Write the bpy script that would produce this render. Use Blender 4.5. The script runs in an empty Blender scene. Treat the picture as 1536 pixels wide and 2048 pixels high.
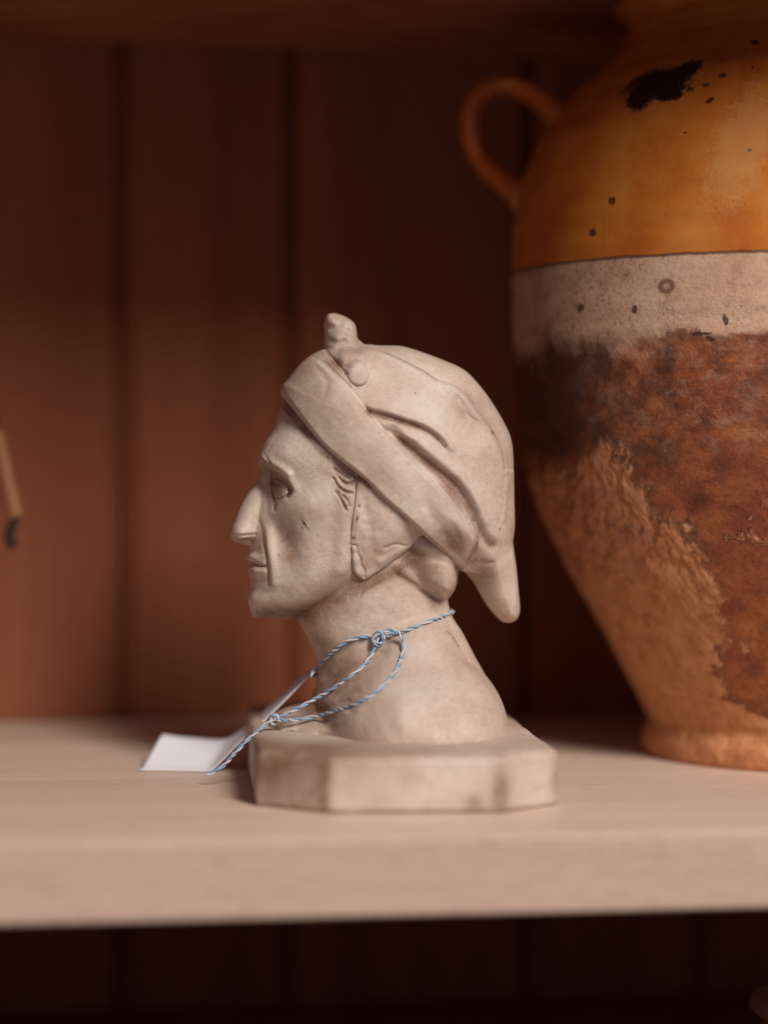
import bpy, bmesh, math, random
import numpy as np
from mathutils import Vector, Matrix

random.seed(7)
RNG = np.random.default_rng(11)
S = bpy.context.scene
COL = S.collection

# ------------------------------------------------------------------ camera
FPX = 4800.0                                   # focal length in pixels of the 1536 x 2048 frame
PSI, PITCH, ROLL = math.atan(4800 / 28300), math.radians(0.883), 0.0086
HCAM = 0.0890                                  # eye height above the shelf
F_ = np.array([math.sin(PSI) * math.cos(PITCH), math.cos(PSI) * math.cos(PITCH), -math.sin(PITCH)])
R_ = np.array([math.cos(PSI), -math.sin(PSI), 0.0])
U_ = np.cross(R_, F_)
R_, U_ = R_ * math.cos(ROLL) + U_ * math.sin(ROLL), U_ * math.cos(ROLL) - R_ * math.sin(ROLL)
CAM = np.array([-0.130, -0.5807, HCAM])


def at(px, py, d):
    """point seen at pixel (px, py) of the photograph at depth d metres"""
    return CAM + d * (F_ + R_ * (px - 768) / FPX - U_ * (py - 1024) / FPX)


def at_z(px, py, z=0.0):
    r = at(px, py, 1.0) - CAM
    return CAM + r * (z - CAM[2]) / r[2]


def at_y(px, py, y):
    r = at(px, py, 1.0) - CAM
    return CAM + r * (y - CAM[1]) / r[1]


cd = bpy.data.cameras.new("camera")
cam = bpy.data.objects.new("camera", cd)
COL.objects.link(cam)
M = Matrix(((R_[0], U_[0], -F_[0], CAM[0]), (R_[1], U_[1], -F_[1], CAM[1]), (R_[2], U_[2], -F_[2], CAM[2]), (0, 0, 0, 1)))
cam.matrix_world = M
cd.sensor_fit = 'HORIZONTAL'
cd.sensor_width = 24.0
cd.lens = 24.0 * FPX / 1536
cd.clip_start, cd.clip_end = 0.02, 50
cd.dof.use_dof = True
cd.dof.focus_distance = 0.690
cd.dof.aperture_fstop = 3.0
S.camera = cam

# ------------------------------------------------------------------ world, lamps, exposure
w = bpy.data.worlds.new("World")
S.world = w
w.use_nodes = True
bg = w.node_tree.nodes["Background"]
bg.inputs[0].default_value = (0.80, 0.72, 1.0, 1)
bg.inputs[1].default_value = 0.175


def lamp(name, loc, target, size, power, color):
    ld = bpy.data.lights.new(name, 'AREA')
    ld.shape = 'RECTANGLE'
    ld.size, ld.size_y = size
    ld.energy = power
    ld.color = color
    o = bpy.data.objects.new(name, ld)
    o.location = loc
    o.rotation_euler = (Vector(target) - Vector(loc)).to_track_quat('-Z', 'Y').to_euler()
    COL.objects.link(o)


lamp("window_light", (0.40, -1.20, 1.04), (0.02, 0.12, 0.06), (0.30, 0.84), 30.5, (1.0, 0.925, 0.87))
S.view_settings.view_transform = 'Standard'
S.view_settings.look = 'None'
S.view_settings.exposure = 0.0
S.view_settings.gamma = 1.0
S.render.engine = 'CYCLES'
S.cycles.use_denoising = True
S.cycles.max_bounces = 8


# ------------------------------------------------------------------ node helpers
class NT:
    def __init__(self, name):
        self.m = bpy.data.materials.new(name)
        self.m.use_nodes = True
        self.t = self.m.node_tree
        self.bsdf = self.t.nodes["Principled BSDF"]

    def n(self, typ, **kw):
        nd = self.t.nodes.new(typ)
        ins = kw.pop('i', {})
        for k, v in kw.items():
            setattr(nd, k, v)
        for k, v in ins.items():
            self.set(nd.inputs[k], v)
        return nd

    def set(self, sock, v):
        if hasattr(v, 'links') or isinstance(v, bpy.types.NodeSocket):
            self.t.links.new(v, sock)
        elif isinstance(v, tuple) and len(v) == 3 and sock.type == 'RGBA':
            sock.default_value = (*v, 1)
        else:
            sock.default_value = v

    def coord(self, which='Object'):
        return self.n('ShaderNodeTexCoord').outputs[which]

    def mapping(self, vec, scale=(1, 1, 1), loc=(0, 0, 0), rot=(0, 0, 0)):
        return self.n('ShaderNodeMapping', i={'Vector': vec, 'Scale': scale, 'Location': loc, 'Rotation': rot}).outputs[0]

    def noise(self, vec, scale=5.0, detail=4.0, rough=0.55, dist=0.0):
        return self.n('ShaderNodeTexNoise', i={'Vector': vec, 'Scale': scale, 'Detail': detail, 'Roughness': rough, 'Distortion': dist}).outputs['Fac']

    def ramp(self, fac, stops, interp='LINEAR'):
        nd = self.n('ShaderNodeValToRGB', i={'Fac': fac})
        cr = nd.color_ramp
        cr.interpolation = interp
        while len(cr.elements) < len(stops):
            cr.elements.new(0.5)
        for e, (p, c) in zip(cr.elements, stops):
            e.position = p
            e.color = (*c, 1) if isinstance(c, tuple) else (c, c, c, 1)
        return nd.outputs['Color']

    def math(self, op, a, b=0.0, c=0.0, clamp=False):
        nd = self.n('ShaderNodeMath', operation=op, use_clamp=clamp)
        self.set(nd.inputs[0], a)
        self.set(nd.inputs[1], b)
        self.set(nd.inputs[2], c)
        return nd.outputs[0]

    def mix(self, fac, a, b, mode='MIX'):
        nd = self.n('ShaderNodeMix', data_type='RGBA', blend_type=mode)
        self.set(nd.inputs[0], fac)
        self.set(nd.inputs[6], a)
        self.set(nd.inputs[7], b)
        return nd.outputs[2]

    def ss(self, v, lo, hi):
        nd = self.n('ShaderNodeMapRange', interpolation_type='SMOOTHSTEP')
        self.set(nd.inputs[0], v)
        nd.inputs[1].default_value = lo
        nd.inputs[2].default_value = hi
        return nd.outputs[0]

    def bump(self, h, strength, dist, normal=None):
        i = {'Height': h, 'Strength': strength, 'Distance': dist}
        if normal is not None:
            i['Normal'] = normal
        return self.n('ShaderNodeBump', i=i).outputs[0]

    def out(self, **kw):
        for k, v in kw.items():
            self.set(self.bsdf.inputs[k.replace('_', ' ')], v)
        return self.m


def wood(name, c_dark, c_mid, c_light, axis='x', rough=0.55, seedloc=(0, 0, 0), bump=0.12, spec=0.4):
    t = NT(name)
    rnd = t.n('ShaderNodeObjectInfo').outputs['Random']
    off = t.n('ShaderNodeCombineXYZ', i={0: t.math('MULTIPLY', rnd, 7.3), 1: t.math('MULTIPLY', rnd, 3.1), 2: t.math('MULTIPLY', rnd, 5.7)}).outputs[0]
    base = t.n('ShaderNodeVectorMath', operation='ADD', i={0: t.coord(), 1: off}).outputs[0]
    sc = (2.2, 34, 34) if axis == 'x' else (34, 34, 2.2)
    g = t.noise(t.mapping(base, sc, seedloc), 1.0, 3, 0.5, 0.6)
    sc2 = (14, 420, 420) if axis == 'x' else (420, 420, 14)
    f = t.noise(t.mapping(base, sc2, seedloc), 1.0, 3, 0.6, 0.1)
    sc3 = (120, 1500, 1500) if axis == 'x' else (1500, 1500, 120)
    p = t.noise(t.mapping(base, sc3), 1.0, 2, 0.5)
    c = t.ramp(g, [(0.28, c_dark), (0.5, c_mid), (0.74, c_light)])
    c = t.mix(t.math('MULTIPLY', t.ss(f, 0.50, 0.70), 0.38), c, tuple(x * 0.88 for x in c_dark))
    dn_ = t.ss(t.noise(t.mapping(base, (160, 260, 260), (1.3, 0.2, 0)), 1.0, 1, 0.4), 0.80, 0.84)
    c = t.mix(t.math('MULTIPLY', dn_, 0.6), c, tuple(x * 0.35 for x in c_dark))
    c = t.mix(t.math('MULTIPLY', t.ss(p, 0.54, 0.70), 0.34), c, tuple(x * 0.55 for x in c_dark))
    q = t.noise(t.mapping(base, (260, 900, 900) if axis == 'x' else (900, 900, 260)), 1.0, 3, 0.7)
    c = t.mix(t.math('MULTIPLY', t.ss(q, 0.52, 0.66), 0.24), c, tuple(x * 0.6 for x in c_dark))
    c = t.mix(t.math('MULTIPLY', t.ss(q, 0.46, 0.34), 0.22), c, tuple(min(1, x * 1.15) for x in c_light))
    h = t.math('ADD', t.math('MULTIPLY', f, 0.6), t.math('MULTIPLY', p, 0.4))
    return t.out(Base_Color=c, Roughness=t.math('ADD', rough - 0.08, t.math('MULTIPLY', f, 0.16)), Normal=t.bump(h, bump * 3, 0.0004), Specular_IOR_Level=spec)


M_SHELF = wood("pale_pine", (0.68, 0.50, 0.37), (0.75, 0.57, 0.435), (0.79, 0.615, 0.48), 'x', 0.5)
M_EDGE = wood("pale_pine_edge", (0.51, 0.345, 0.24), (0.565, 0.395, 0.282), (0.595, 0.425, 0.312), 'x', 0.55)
M_BOARD = wood("red_brown_pine", (0.235, 0.075, 0.034), (0.30, 0.101, 0.047), (0.345, 0.125, 0.060), 'z', 0.78, spec=0.12)


def plaster(name):
    t = NT(name)
    o = t.coord()
    big = t.noise(o, 42, 4, 0.55)
    mid = t.noise(o, 160, 5, 0.6)
    fine = t.noise(o, 1400, 3, 0.6)
    speck = t.noise(o, 1700, 3, 0.6)
    zone = t.noise(o, 30, 3, 0.5, 0.5)
    c = t.ramp(big, [(0.30, (0.48, 0.35, 0.26)), (0.52, (0.605, 0.475, 0.375)), (0.72, (0.67, 0.56, 0.465))])
    c = t.mix(t.math('MULTIPLY', t.ss(mid, 0.50, 0.74), 0.42), c, (0.43, 0.27, 0.17))
    c = t.mix(t.math('MULTIPLY', t.ss(mid, 0.47, 0.28), 0.25), c, (0.70, 0.61, 0.53))
    gr = t.noise(t.mapping(o, (1, 1, 1.7)), 620, 5, 0.7)
    c = t.mix(t.math('MULTIPLY', t.ss(gr, 0.50, 0.70), 0.30), c, (0.36, 0.235, 0.155))
    c = t.mix(t.math('MULTIPLY', t.ss(gr, 0.46, 0.30), 0.30), c, (0.72, 0.65, 0.59))
    sp = t.math('MULTIPLY', t.ss(speck, 0.55, 0.66), t.ss(zone, 0.44, 0.62))
    c = t.mix(t.math('MULTIPLY', sp, 0.45), c, (0.29, 0.16, 0.09))
    wear_light = t.n('ShaderNodeAttribute', attribute_name='worn_highlight').outputs['Fac']
    c = t.mix(t.math('MULTIPLY', wear_light, t.ss(mid, 0.3, 0.6)), c, (0.70, 0.62, 0.555))  # pale wear on ridges, plus painted highlights
    st = t.n('ShaderNodeAttribute', attribute_name='stain_shade').outputs['Fac']
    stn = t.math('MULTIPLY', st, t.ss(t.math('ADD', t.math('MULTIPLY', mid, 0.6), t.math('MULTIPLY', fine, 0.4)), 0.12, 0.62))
    c = t.mix(t.math('MULTIPLY', stn, 0.92), c, (0.22, 0.115, 0.065))  # brown patina, plus shade painted under the jaw, in hollows and folds
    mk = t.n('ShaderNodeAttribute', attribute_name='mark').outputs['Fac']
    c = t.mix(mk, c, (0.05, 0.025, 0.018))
    sp2 = t.ss(t.noise(o, 620, 1, 0.4), 0.80, 0.83)
    c = t.mix(t.math('MULTIPLY', sp2, 0.6), c, (0.10, 0.055, 0.035))
    h = t.math('ADD', t.math('MULTIPLY', mid, 0.35), t.math('MULTIPLY', fine, 0.3))
    return t.out(Base_Color=c, Roughness=t.math('ADD', 0.42, t.math('MULTIPLY', mid, 0.25)), Normal=t.bump(t.math('ADD', h, t.math('MULTIPLY', gr, 0.5)), 0.5, 0.0005), Specular_IOR_Level=0.34)


M_PLASTER = plaster("aged_plaster")


def simple(name, col, rough, nscale=200, namp=0.15, bump=0.1, dist=0.0004, **kw):
    t = NT(name)
    n = t.noise(t.coord(), nscale, 4, 0.6)
    c = t.mix(n, tuple(x * (1 - namp) for x in col), tuple(min(1, x * (1 + namp)) for x in col))
    return t.out(Base_Color=c, Roughness=rough, Normal=t.bump(n, bump, dist), **kw)


M_PAPER = simple("white_card", (0.80, 0.80, 0.82), 0.75, 900, 0.03, 0.15, 0.0001)
M_BLUE = simple("blue_thread", (0.23, 0.39, 0.53), 0.85, 2500, 0.35, 0.4, 0.0002)
M_WHITE = simple("white_thread", (0.56, 0.545, 0.56), 0.85, 2500, 0.12, 0.4, 0.0002)
M_TOGGLE = simple("toggle_wood", (0.33, 0.145, 0.055), 0.6, 120, 0.25)
M_CORD = simple("black_cord", (0.025, 0.012, 0.010), 0.8, 1500, 0.3)
M_STONEWARE = simple("stoneware", (0.24, 0.15, 0.10), 0.6, 90, 0.2)


# ------------------------------------------------------------------ object helpers
def tag(o, label=None, cat=None, group=None, kind=None):
    for k, v in (('label', label), ('category', cat), ('group', group), ('kind', kind)):
        if v:
            o[k] = v
    return o


def empty(name, loc, rz=0.0):
    o = bpy.data.objects.new(name, None)
    o.empty_display_size = 0.02
    o.location = loc
    o.rotation_euler = (0, 0, rz)
    COL.objects.link(o)
    return o


def mesh(name, verts, faces, mat, parent=None, smooth=True, mats=None, mi=None):
    me = bpy.data.meshes.new(name)
    me.from_pydata([tuple(map(float, v)) for v in verts], [], [tuple(map(int, f)) for f in faces])
    for m_ in (mats or [mat]):
        me.materials.append(m_)
    if smooth:
        me.polygons.foreach_set('use_smooth', [True] * len(me.polygons))
    if mi is not None:
        me.polygons.foreach_set('material_index', mi)
    me.update()
    o = bpy.data.objects.new(name, me)
    COL.objects.link(o)
    if parent:
        o.parent = parent
    return o


def big_mesh(name, V, Q, mat, parent):
    me = bpy.data.meshes.new(name)
    me.vertices.add(len(V))
    me.vertices.foreach_set('co', V.astype(np.float32).ravel())
    me.loops.add(len(Q) * 4)
    me.loops.foreach_set('vertex_index', Q.astype(np.int32).ravel())
    me.polygons.add(len(Q))
    me.polygons.foreach_set('loop_start', np.arange(0, len(Q) * 4, 4, dtype=np.int32))
    me.polygons.foreach_set('loop_total', np.full(len(Q), 4, dtype=np.int32))
    me.polygons.foreach_set('use_smooth', np.ones(len(Q), dtype=bool))
    me.update(calc_edges=True)
    me.validate()
    me.materials.append(mat)
    o = bpy.data.objects.new(name, me)
    COL.objects.link(o)
    o.parent = parent
    return o


def box(name, lo, hi, mat, parent, bevel=0.0015, seg=3, edge=None):
    bm = bmesh.new()
    bmesh.ops.create_cube(bm, size=1)
    for v in bm.verts:
        v.co = Vector([(lo[i] + hi[i]) / 2 + v.co[i] * (hi[i] - lo[i]) for i in range(3)])
    if bevel:
        bmesh.ops.bevel(bm, geom=bm.edges[:], offset=bevel, segments=seg, profile=0.5, affect='EDGES')
    me = bpy.data.meshes.new(name)
    bm.to_mesh(me)
    bm.free()
    me.materials.append(mat)
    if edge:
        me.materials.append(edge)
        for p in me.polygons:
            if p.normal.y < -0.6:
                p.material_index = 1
    o = bpy.data.objects.new(name, me)
    COL.objects.link(o)
    o.parent = parent
    return o


def spline(pts, closed=False, sub=6):
    P = np.array(pts, float)
    n = len(P)
    out = []
    for i in range(n if closed else n - 1):
        if closed:
            a, b, c, d = P[(i - 1) % n], P[i], P[(i + 1) % n], P[(i + 2) % n]
        else:
            a, b, c, d = P[max(i - 1, 0)], P[i], P[i + 1], P[min(i + 2, n - 1)]
        for k in range(sub):
            t = k / sub
            out.append(0.5 * (2 * b + (c - a) * t + (2 * a - 5 * b + 4 * c - d) * t * t + (3 * b - a - 3 * c + d) * t ** 3))
    if not closed:
        out.append(P[-1])
    return np.array(out)


def resample(P, step):
    P = np.array(P, float)
    L = np.r_[0, np.cumsum(np.linalg.norm(np.diff(P, axis=0), axis=1))]
    n = max(2, int(L[-1] / step) + 1)
    s = np.linspace(0, L[-1], n)
    return np.stack([np.interp(s, L, P[:, i]) for i in range(P.shape[1])], 1), s


def frames(P):
    T = np.gradient(P, axis=0)
    T /= np.linalg.norm(T, axis=1)[:, None] + 1e-12
    N = np.zeros_like(P)
    ref = np.array([0, 0, 1.0]) if abs(T[0][2]) < 0.9 else np.array([1.0, 0, 0])
    n = np.cross(T[0], ref)
    for i in range(len(P)):
        n = n - T[i] * np.dot(n, T[i])
        n /= np.linalg.norm(n) + 1e-12
        N[i] = n
    return T, N, np.cross(T, N)


def tube_data(P, rad, sides=8, caps=True, flat=1.0):
    T, N, B = frames(P)
    r = np.broadcast_to(np.asarray(rad, float), (len(P),))
    a = np.linspace(0, 2 * np.pi, sides, endpoint=False)
    V = P[:, None, :] + r[:, None, None] * (np.cos(a)[None, :, None] * N[:, None, :] + flat * np.sin(a)[None, :, None] * B[:, None, :])
    V = V.reshape(-1, 3)
    Fc = []
    for i in range(len(P) - 1):
        for k in range(sides):
            k2 = (k + 1) % sides
            Fc.append((i * sides + k, i * sides + k2, (i + 1) * sides + k2, (i + 1) * sides + k))
    if caps:
        Fc.append(tuple(range(sides))[::-1])
        Fc.append(tuple((len(P) - 1) * sides + k for k in range(sides)))
    return V, Fc


def lathe(prof, n=96):
    prof = np.array(prof, float)
    a = np.linspace(0, 2 * np.pi, n, endpoint=False)
    V = np.stack([prof[:, 0][:, None] * np.cos(a), prof[:, 0][:, None] * np.sin(a), np.repeat(prof[:, 1][:, None], n, 1)], -1).reshape(-1, 3)
    Fc = []
    for i in range(len(prof) - 1):
        for k in range(n):
            k2 = (k + 1) % n
            Fc.append((i * n + k, i * n + k2, (i + 1) * n + k2, (i + 1) * n + k))
    return V, Fc


# ------------------------------------------------------------------ the shelf unit
WALL_Y = at(768, 1435, 0.880)[1]
UP_Z = at_y(500, 98, WALL_Y)[2]
LOW_Z = at_y(500, 2008, WALL_Y)[2]
XL, XR = -0.36, 0.46
unit = tag(empty("shelf_unit", (0, 0, 0)), "open wooden shelf unit with pale shelves and red-brown board back", "shelf unit")
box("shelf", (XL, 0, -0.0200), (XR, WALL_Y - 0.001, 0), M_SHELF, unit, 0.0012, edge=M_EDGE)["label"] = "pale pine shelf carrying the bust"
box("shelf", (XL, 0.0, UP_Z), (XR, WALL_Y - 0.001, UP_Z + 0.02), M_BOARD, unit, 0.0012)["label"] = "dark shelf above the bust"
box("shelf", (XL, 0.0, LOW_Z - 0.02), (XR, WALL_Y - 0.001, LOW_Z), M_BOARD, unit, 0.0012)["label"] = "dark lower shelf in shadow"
for x in (XL - 0.02, XR):
    box("side_panel", (x, -0.001, -0.28), (x + 0.02, WALL_Y + 0.02, 0.42), M_BOARD, unit, 0.001)
gx1, gx2 = at_y(247, 800, WALL_Y)[0], at_y(590, 500, WALL_Y)[0]
bw = gx2 - gx1


def back_board(x0, x1):
    g, dp = 0.0052, 0.0042
    pts = [(x0 + 0.0006, dp), (x0 + 0.0006 + g, 0), (x1 - 0.0006 - g, 0), (x1 - 0.0006, dp), (x1 - 0.0006, 0.014), (x0 + 0.0006, 0.014)]
    z0, z1 = -0.26, 0.40
    V = [(p[0], WALL_Y + p[1], z) for z in (z0, z1) for p in pts]
    n = len(pts)
    Fc = [(i, (i + 1) % n, n + (i + 1) % n, n + i) for i in range(n)] + [tuple(range(n))[::-1], tuple(range(n, 2 * n))]
    mesh("back_board", V, Fc, M_BOARD, unit, smooth=False)


gx3 = at_y(1065, 500, WALL_Y)[0]
edges = [XL, gx1 - bw * 3.05, gx1 - bw * 2.1, gx1 - bw * 1.02, gx1, gx2, gx3, gx3 + bw * 1.1, gx3 + bw * 1.95, XR]
edges = [e for e in edges if XL <= e <= XR]
for a, b in zip(edges, edges[1:]):
    if b - a > 0.004:
        back_board(a, b)
box("backing", (XL, WALL_Y + 0.0145, -0.26), (XR, WALL_Y + 0.018, 0.40), M_BOARD, unit, 0)

# ------------------------------------------------------------------ the bust
SC = 0.708 / FPX                                # metres per pixel in the bust's middle plane
O_ = at(820, 1553, 0.708)
O_[2] = 0.0
BROT = -PSI + math.radians(5)
ex = np.array([math.cos(BROT), math.sin(BROT), 0])
ey = np.array([-math.sin(BROT), math.cos(BROT), 0])
bust = tag(empty("plaster_bust", O_, BROT), "cream plaster bust of a hook-nosed man in a knotted cap on an eight-sided plinth", "bust")


def loc3(px, py, v):
    """bust-local metres of the point seen at (px, py), v middle-plane pixels in front of the middle plane"""
    c = CAM - O_
    r = at(px, py, 1.0) - CAM
    t = (-v * SC - c @ ey) / (r @ ey)
    q = c + r * t
    return np.array([q @ ex, -v * SC, q[2]])


def conv(pts, v=0):
    out = []
    for i, p in enumerate(pts):
        vv = v[i] if hasattr(v, '__len__') else v
        q = loc3(p[0], p[1], vv)
        out.append((820 + q[0] / SC, 1553 - q[2] / SC))
    return np.array(out)


GX0, GY0, GS = 430.0, 600.0, 1.25
NXg, NYg = int(640 / GS), int(900 / GS)
gx = GX0 + GS * np.arange(NXg)
gy = GY0 + GS * np.arange(NYg)
X, Y = np.meshgrid(gx, gy)
X = X.astype(np.float32)
Y = Y.astype(np.float32)


def dist_line(P, closed=False, pad=1e9, fill=1e4):
    P = np.array(P, np.float32)
    xs, ys = X, Y
    sl = (slice(None), slice(None))
    if pad < 1e8:
        i0 = max(int((P[:, 0].min() - pad - GX0) / GS), 0); i1 = min(int((P[:, 0].max() + pad - GX0) / GS) + 2, NXg)
        j0 = max(int((P[:, 1].min() - pad - GY0) / GS), 0); j1 = min(int((P[:, 1].max() + pad - GY0) / GS) + 2, NYg)
        sl = (slice(j0, j1), slice(i0, i1))
        xs, ys = X[sl], Y[sl]
    D = np.full(xs.shape, fill ** 2, np.float32)
    n = len(P)
    for i in range(n if closed else n - 1):
        a, b = P[i], P[(i + 1) % n]
        d = b - a
        L = float(d @ d) + 1e-9
        t = np.clip(((xs - a[0]) * d[0] + (ys - a[1]) * d[1]) / L, 0, 1)
        D = np.minimum(D, (xs - a[0] - t * d[0]) ** 2 + (ys - a[1] - t * d[1]) ** 2)
    out = np.full(X.shape, fill, np.float32)
    out[sl] = np.sqrt(D)
    return out


def inside(P):
    P = np.array(P, np.float32)
    n = len(P)
    c = np.zeros(X.shape, bool)
    for i in range(n):
        a, b = P[i], P[(i + 1) % n]
        if a[1] == b[1]:
            continue
        cond = (a[1] > Y) != (b[1] > Y)
        c ^= cond & (X < (b[0] - a[0]) * (Y - a[1]) / (b[1] - a[1]) + a[0])
    return c


def sdf(P, closed_spline=True, sub=4, v=0):
    P = conv(P, v)
    P = spline(P, True, sub) if closed_spline else P
    d = dist_line(P, True)
    return np.where(inside(P), d, -d)


def g_(t):
    t = np.minimum(t, 1)
    return 1 - (1 - t) ** 2


def sv_of(h):
    return np.sign(h) * np.sqrt(np.abs(h))


def smax(a, b, k):
    e = np.clip(k - np.abs(a - b), 0, None)
    return np.maximum(a, b) + e * e / (4 * k)


def smin(a, b, k):
    return -smax(-a, -b, k)


def sstep(x, a, b):
    t = np.clip((x - a) / (b - a), 0, 1)
    return t * t * (3 - 2 * t)


def blur(a, s):
    s = s / GS
    p = int(4 * s) + 2
    A = np.pad(a, p, mode='edge')
    fy = np.fft.fftfreq(A.shape[0])[:, None]
    fx = np.fft.rfftfreq(A.shape[1])[None, :]
    A = np.fft.irfft2(np.fft.rfft2(A) * np.exp(-2 * (np.pi * s) ** 2 * (fx ** 2 + fy ** 2)), s=A.shape)
    return A[p:-p, p:-p].astype(np.float32)


def gnoise(s):
    a = blur(RNG.standard_normal(X.shape), s)
    return a / a.std()


def stroke(pts, v, width, depth, sub=5, taper=True):
    """a groove (depth < 0) or ridge (depth > 0) along a line seen in the photograph"""
    P = spline(conv(pts, v), False, sub)
    d = dist_line(P, False, pad=width * 3.2)
    return depth * np.exp(-(d / width) ** 2)


def blob(px, py, v, rx, ry, amp, ang=0.0):
    c = conv([(px, py)], v)[0]
    ca, sa = math.cos(math.radians(ang)), math.sin(math.radians(ang))
    u = (X - c[0]) * ca + (Y - c[1]) * sa
    q = -(X - c[0]) * sa + (Y - c[1]) * ca
    return amp * np.exp(-((u / rx) ** 2 + (q / ry) ** 2))


def dome(px, py, v, rx, ry, amp, ang=0.0):
    c = conv([(px, py)], v)[0]
    ca, sa = math.cos(math.radians(ang)), math.sin(math.radians(ang))
    u = (X - c[0]) * ca + (Y - c[1]) * sa
    q = -(X - c[0]) * sa + (Y - c[1]) * ca
    return amp * np.sqrt(np.clip(1 - (u / rx) ** 2 - (q / ry) ** 2, 0, 1))


def interp_rows(pairs, sm=16):
    ys = [p[1] for p in pairs]
    xs = [p[0] for p in pairs]
    e = np.arange(-60, 61) * GS
    kr = np.exp(-0.5 * (e / sm) ** 2)
    kr /= kr.sum()
    yy = np.concatenate([gy[0] + e[:60] , gy, gy[-1] + GS + e[60:-1] + GS * 0])
    r = np.interp(yy, ys, xs)
    return np.convolve(r, kr, 'valid')[:len(gy)].astype(np.float32)[:, None]


# --- face
profile = [(600, 720), (580, 762), (566, 795), (557, 830), (546, 860), (531, 884), (520, 906), (515, 925), (520, 944), (523, 966), (520, 1000),
           (512, 1040), (505, 1072), (501, 1092), (500, 1102), (495, 1112), (494, 1119), (499, 1127), (496, 1136), (497, 1145), (501, 1157),
           (502, 1174), (497, 1190), (497, 1207), (502, 1226), (512, 1260), (530, 1330), (640, 1420), (1100, 1420), (1100, 640), (700, 640)]
d1 = sdf(profile, True, 4)
jaw = [(420, 1190), (470, 1232), (516, 1237), (545, 1240), (585, 1239), (625, 1226), (680, 1202), (735, 1170), (800, 1128), (860, 1095), (930, 1050), (1100, 1000), (1100, 560), (420, 560)]
d2 = sdf(jaw, False)
Vf = interp_rows([(182, 700), (185, 840), (180, 900), (172, 960), (168, 1010), (160, 1080), (146, 1150), (128, 1215), (120, 1260)])
R1 = interp_rows([(186, 700), (190, 860), (202, 1000), (215, 1080), (190, 1160), (150, 1220)])
a1, a2 = g_(d1 / R1), g_(d2 / 78.0)
skull = [(400, 690), (520, 760), (575, 775), (600, 745), (640, 715), (731, 697), (799, 700), (882, 727), (950, 770), (1002, 843), (1018, 900), (1018, 960), (1005, 1030), (965, 1080), (910, 1120), (880, 1180), (820, 1400), (400, 1400)]
d3 = sdf(skull, True, 3)
a3 = g_((d3 - 6) / 150.0)
hf = Vf ** 2 * np.where((a1 > 0) & (a2 > 0) & (a3 > 0), a1 * a2 * a3, np.minimum(np.minimum(a1, a2), a3))
face = sv_of(hf)
wb_ = sstep(d1, 5, 26)
face = face * (1 - wb_) + blur(face, 9) * wb_

low_edge = [(500, 700), (545, 755), (562, 784), (573, 797), (589, 816), (615, 853), (641, 889), (675, 918), (709, 941), (740, 966), (769, 1004), (801, 1025), (827, 1048), (847, 1072), (873, 1092), (900, 1116), (918, 1138), (935, 1146)]
lv = [0, 0, 8, 40, 80, 130, 160, 175, 182, 186, 188, 188, 186, 180, 160, 120, 60, 0]
LR = spline(conv(low_edge, lv), False, 4) + np.array([4.0, -9.0])
tuck = dist_line(LR)
tuck = np.where(inside(np.concatenate([LR, np.array([(1100, 1140), (1100, 560), (440, 560), (440, 690)])])), tuck, 0)
face = face - 30 * sstep(tuck, 2, 24)

# --- nose
nose_p = [(530, 925), (519, 950), (514, 963), (498, 984), (480, 1015), (467, 1047), (461, 1065), (465, 1080), (480, 1087), (499, 1091), (520, 1092), (560, 1080), (575, 1000), (560, 940)]
dn = sdf(nose_p, True, 4)
Vn = interp_rows([(27, 900), (28, 950), (34, 1000), (38, 1040), (42, 1068), (40, 1090), (36, 1120)])
nose = sv_of(Vn ** 2 * g_(dn / 28.0))
nose = nose + sstep(nose, 0, 12) * (blob(505, 985, 20, 14, 22, 2.5, 30) + blob(478, 1062, 25, 13, 13, 5))
c = conv([(514, 1068)], 38)[0]
ala = sv_of(44 ** 2 * (1 - ((X - c[0]) / 21) ** 2 - ((Y - c[1]) / 19) ** 2))
face = smax(face, nose, 22)
face = smax(face, ala, 7)

# --- neck and shoulders
xf = interp_rows([(600, 1100), (592, 1236), (599, 1249), (613, 1278), (625, 1298), (633, 1322), (631, 1356), (630, 1398), (618, 1420), (596, 1440), (580, 1470)], 6)
xb = interp_rows([(872, 1080), (886, 1150), (893, 1205), (903, 1236), (921, 1260), (944, 1307), (967, 1346), (986, 1392), (1012, 1440), (1024, 1470)], 6)
Vk = interp_rows([(126, 1080), (122, 1150), (114, 1200), (109, 1260), (113, 1290), (126, 1315), (140, 1340), (150, 1470)])
q = (2 * X - xf - xb) / (xb - xf)
neck = sv_of(Vk ** 2 * (1 - np.abs(q) ** 2.1))
xf2 = interp_rows([(700, 1300), (690, 1350), (650, 1385), (596, 1412), (560, 1430), (545, 1448), (548, 1480)], 8)
xb2 = interp_rows([(900, 1236), (921, 1260), (944, 1307), (967, 1346), (986, 1392), (1012, 1440), (1018, 1470)], 6)
Vt = interp_rows([(60, 1290), (95, 1330), (125, 1370), (165, 1400), (215, 1425), (255, 1448), (255, 1480)], 10)
q = (2 * X - xf2 - xb2) / (xb2 - xf2)
torso = sv_of(Vt ** 2 * (1 - np.abs(q) ** 2.6))
torso = blur(torso, 3)
yy_ = np.clip(1449 - Y, 0, None) / 158.0 + np.clip(Y - 1449, 0, None) / 120.0
shoulder = sv_of(350.0 ** 2 * (1 - np.abs((X - 814 + 0.05 * (1449 - Y)) / 196.0) ** 2.5 - yy_ ** 2))
shoulder = np.where(Y < 1230, -60, shoulder)
tl_ = interp_rows([(785, 1215), (768, 1250), (738, 1300), (712, 1350), (688, 1400)], 10)
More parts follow.
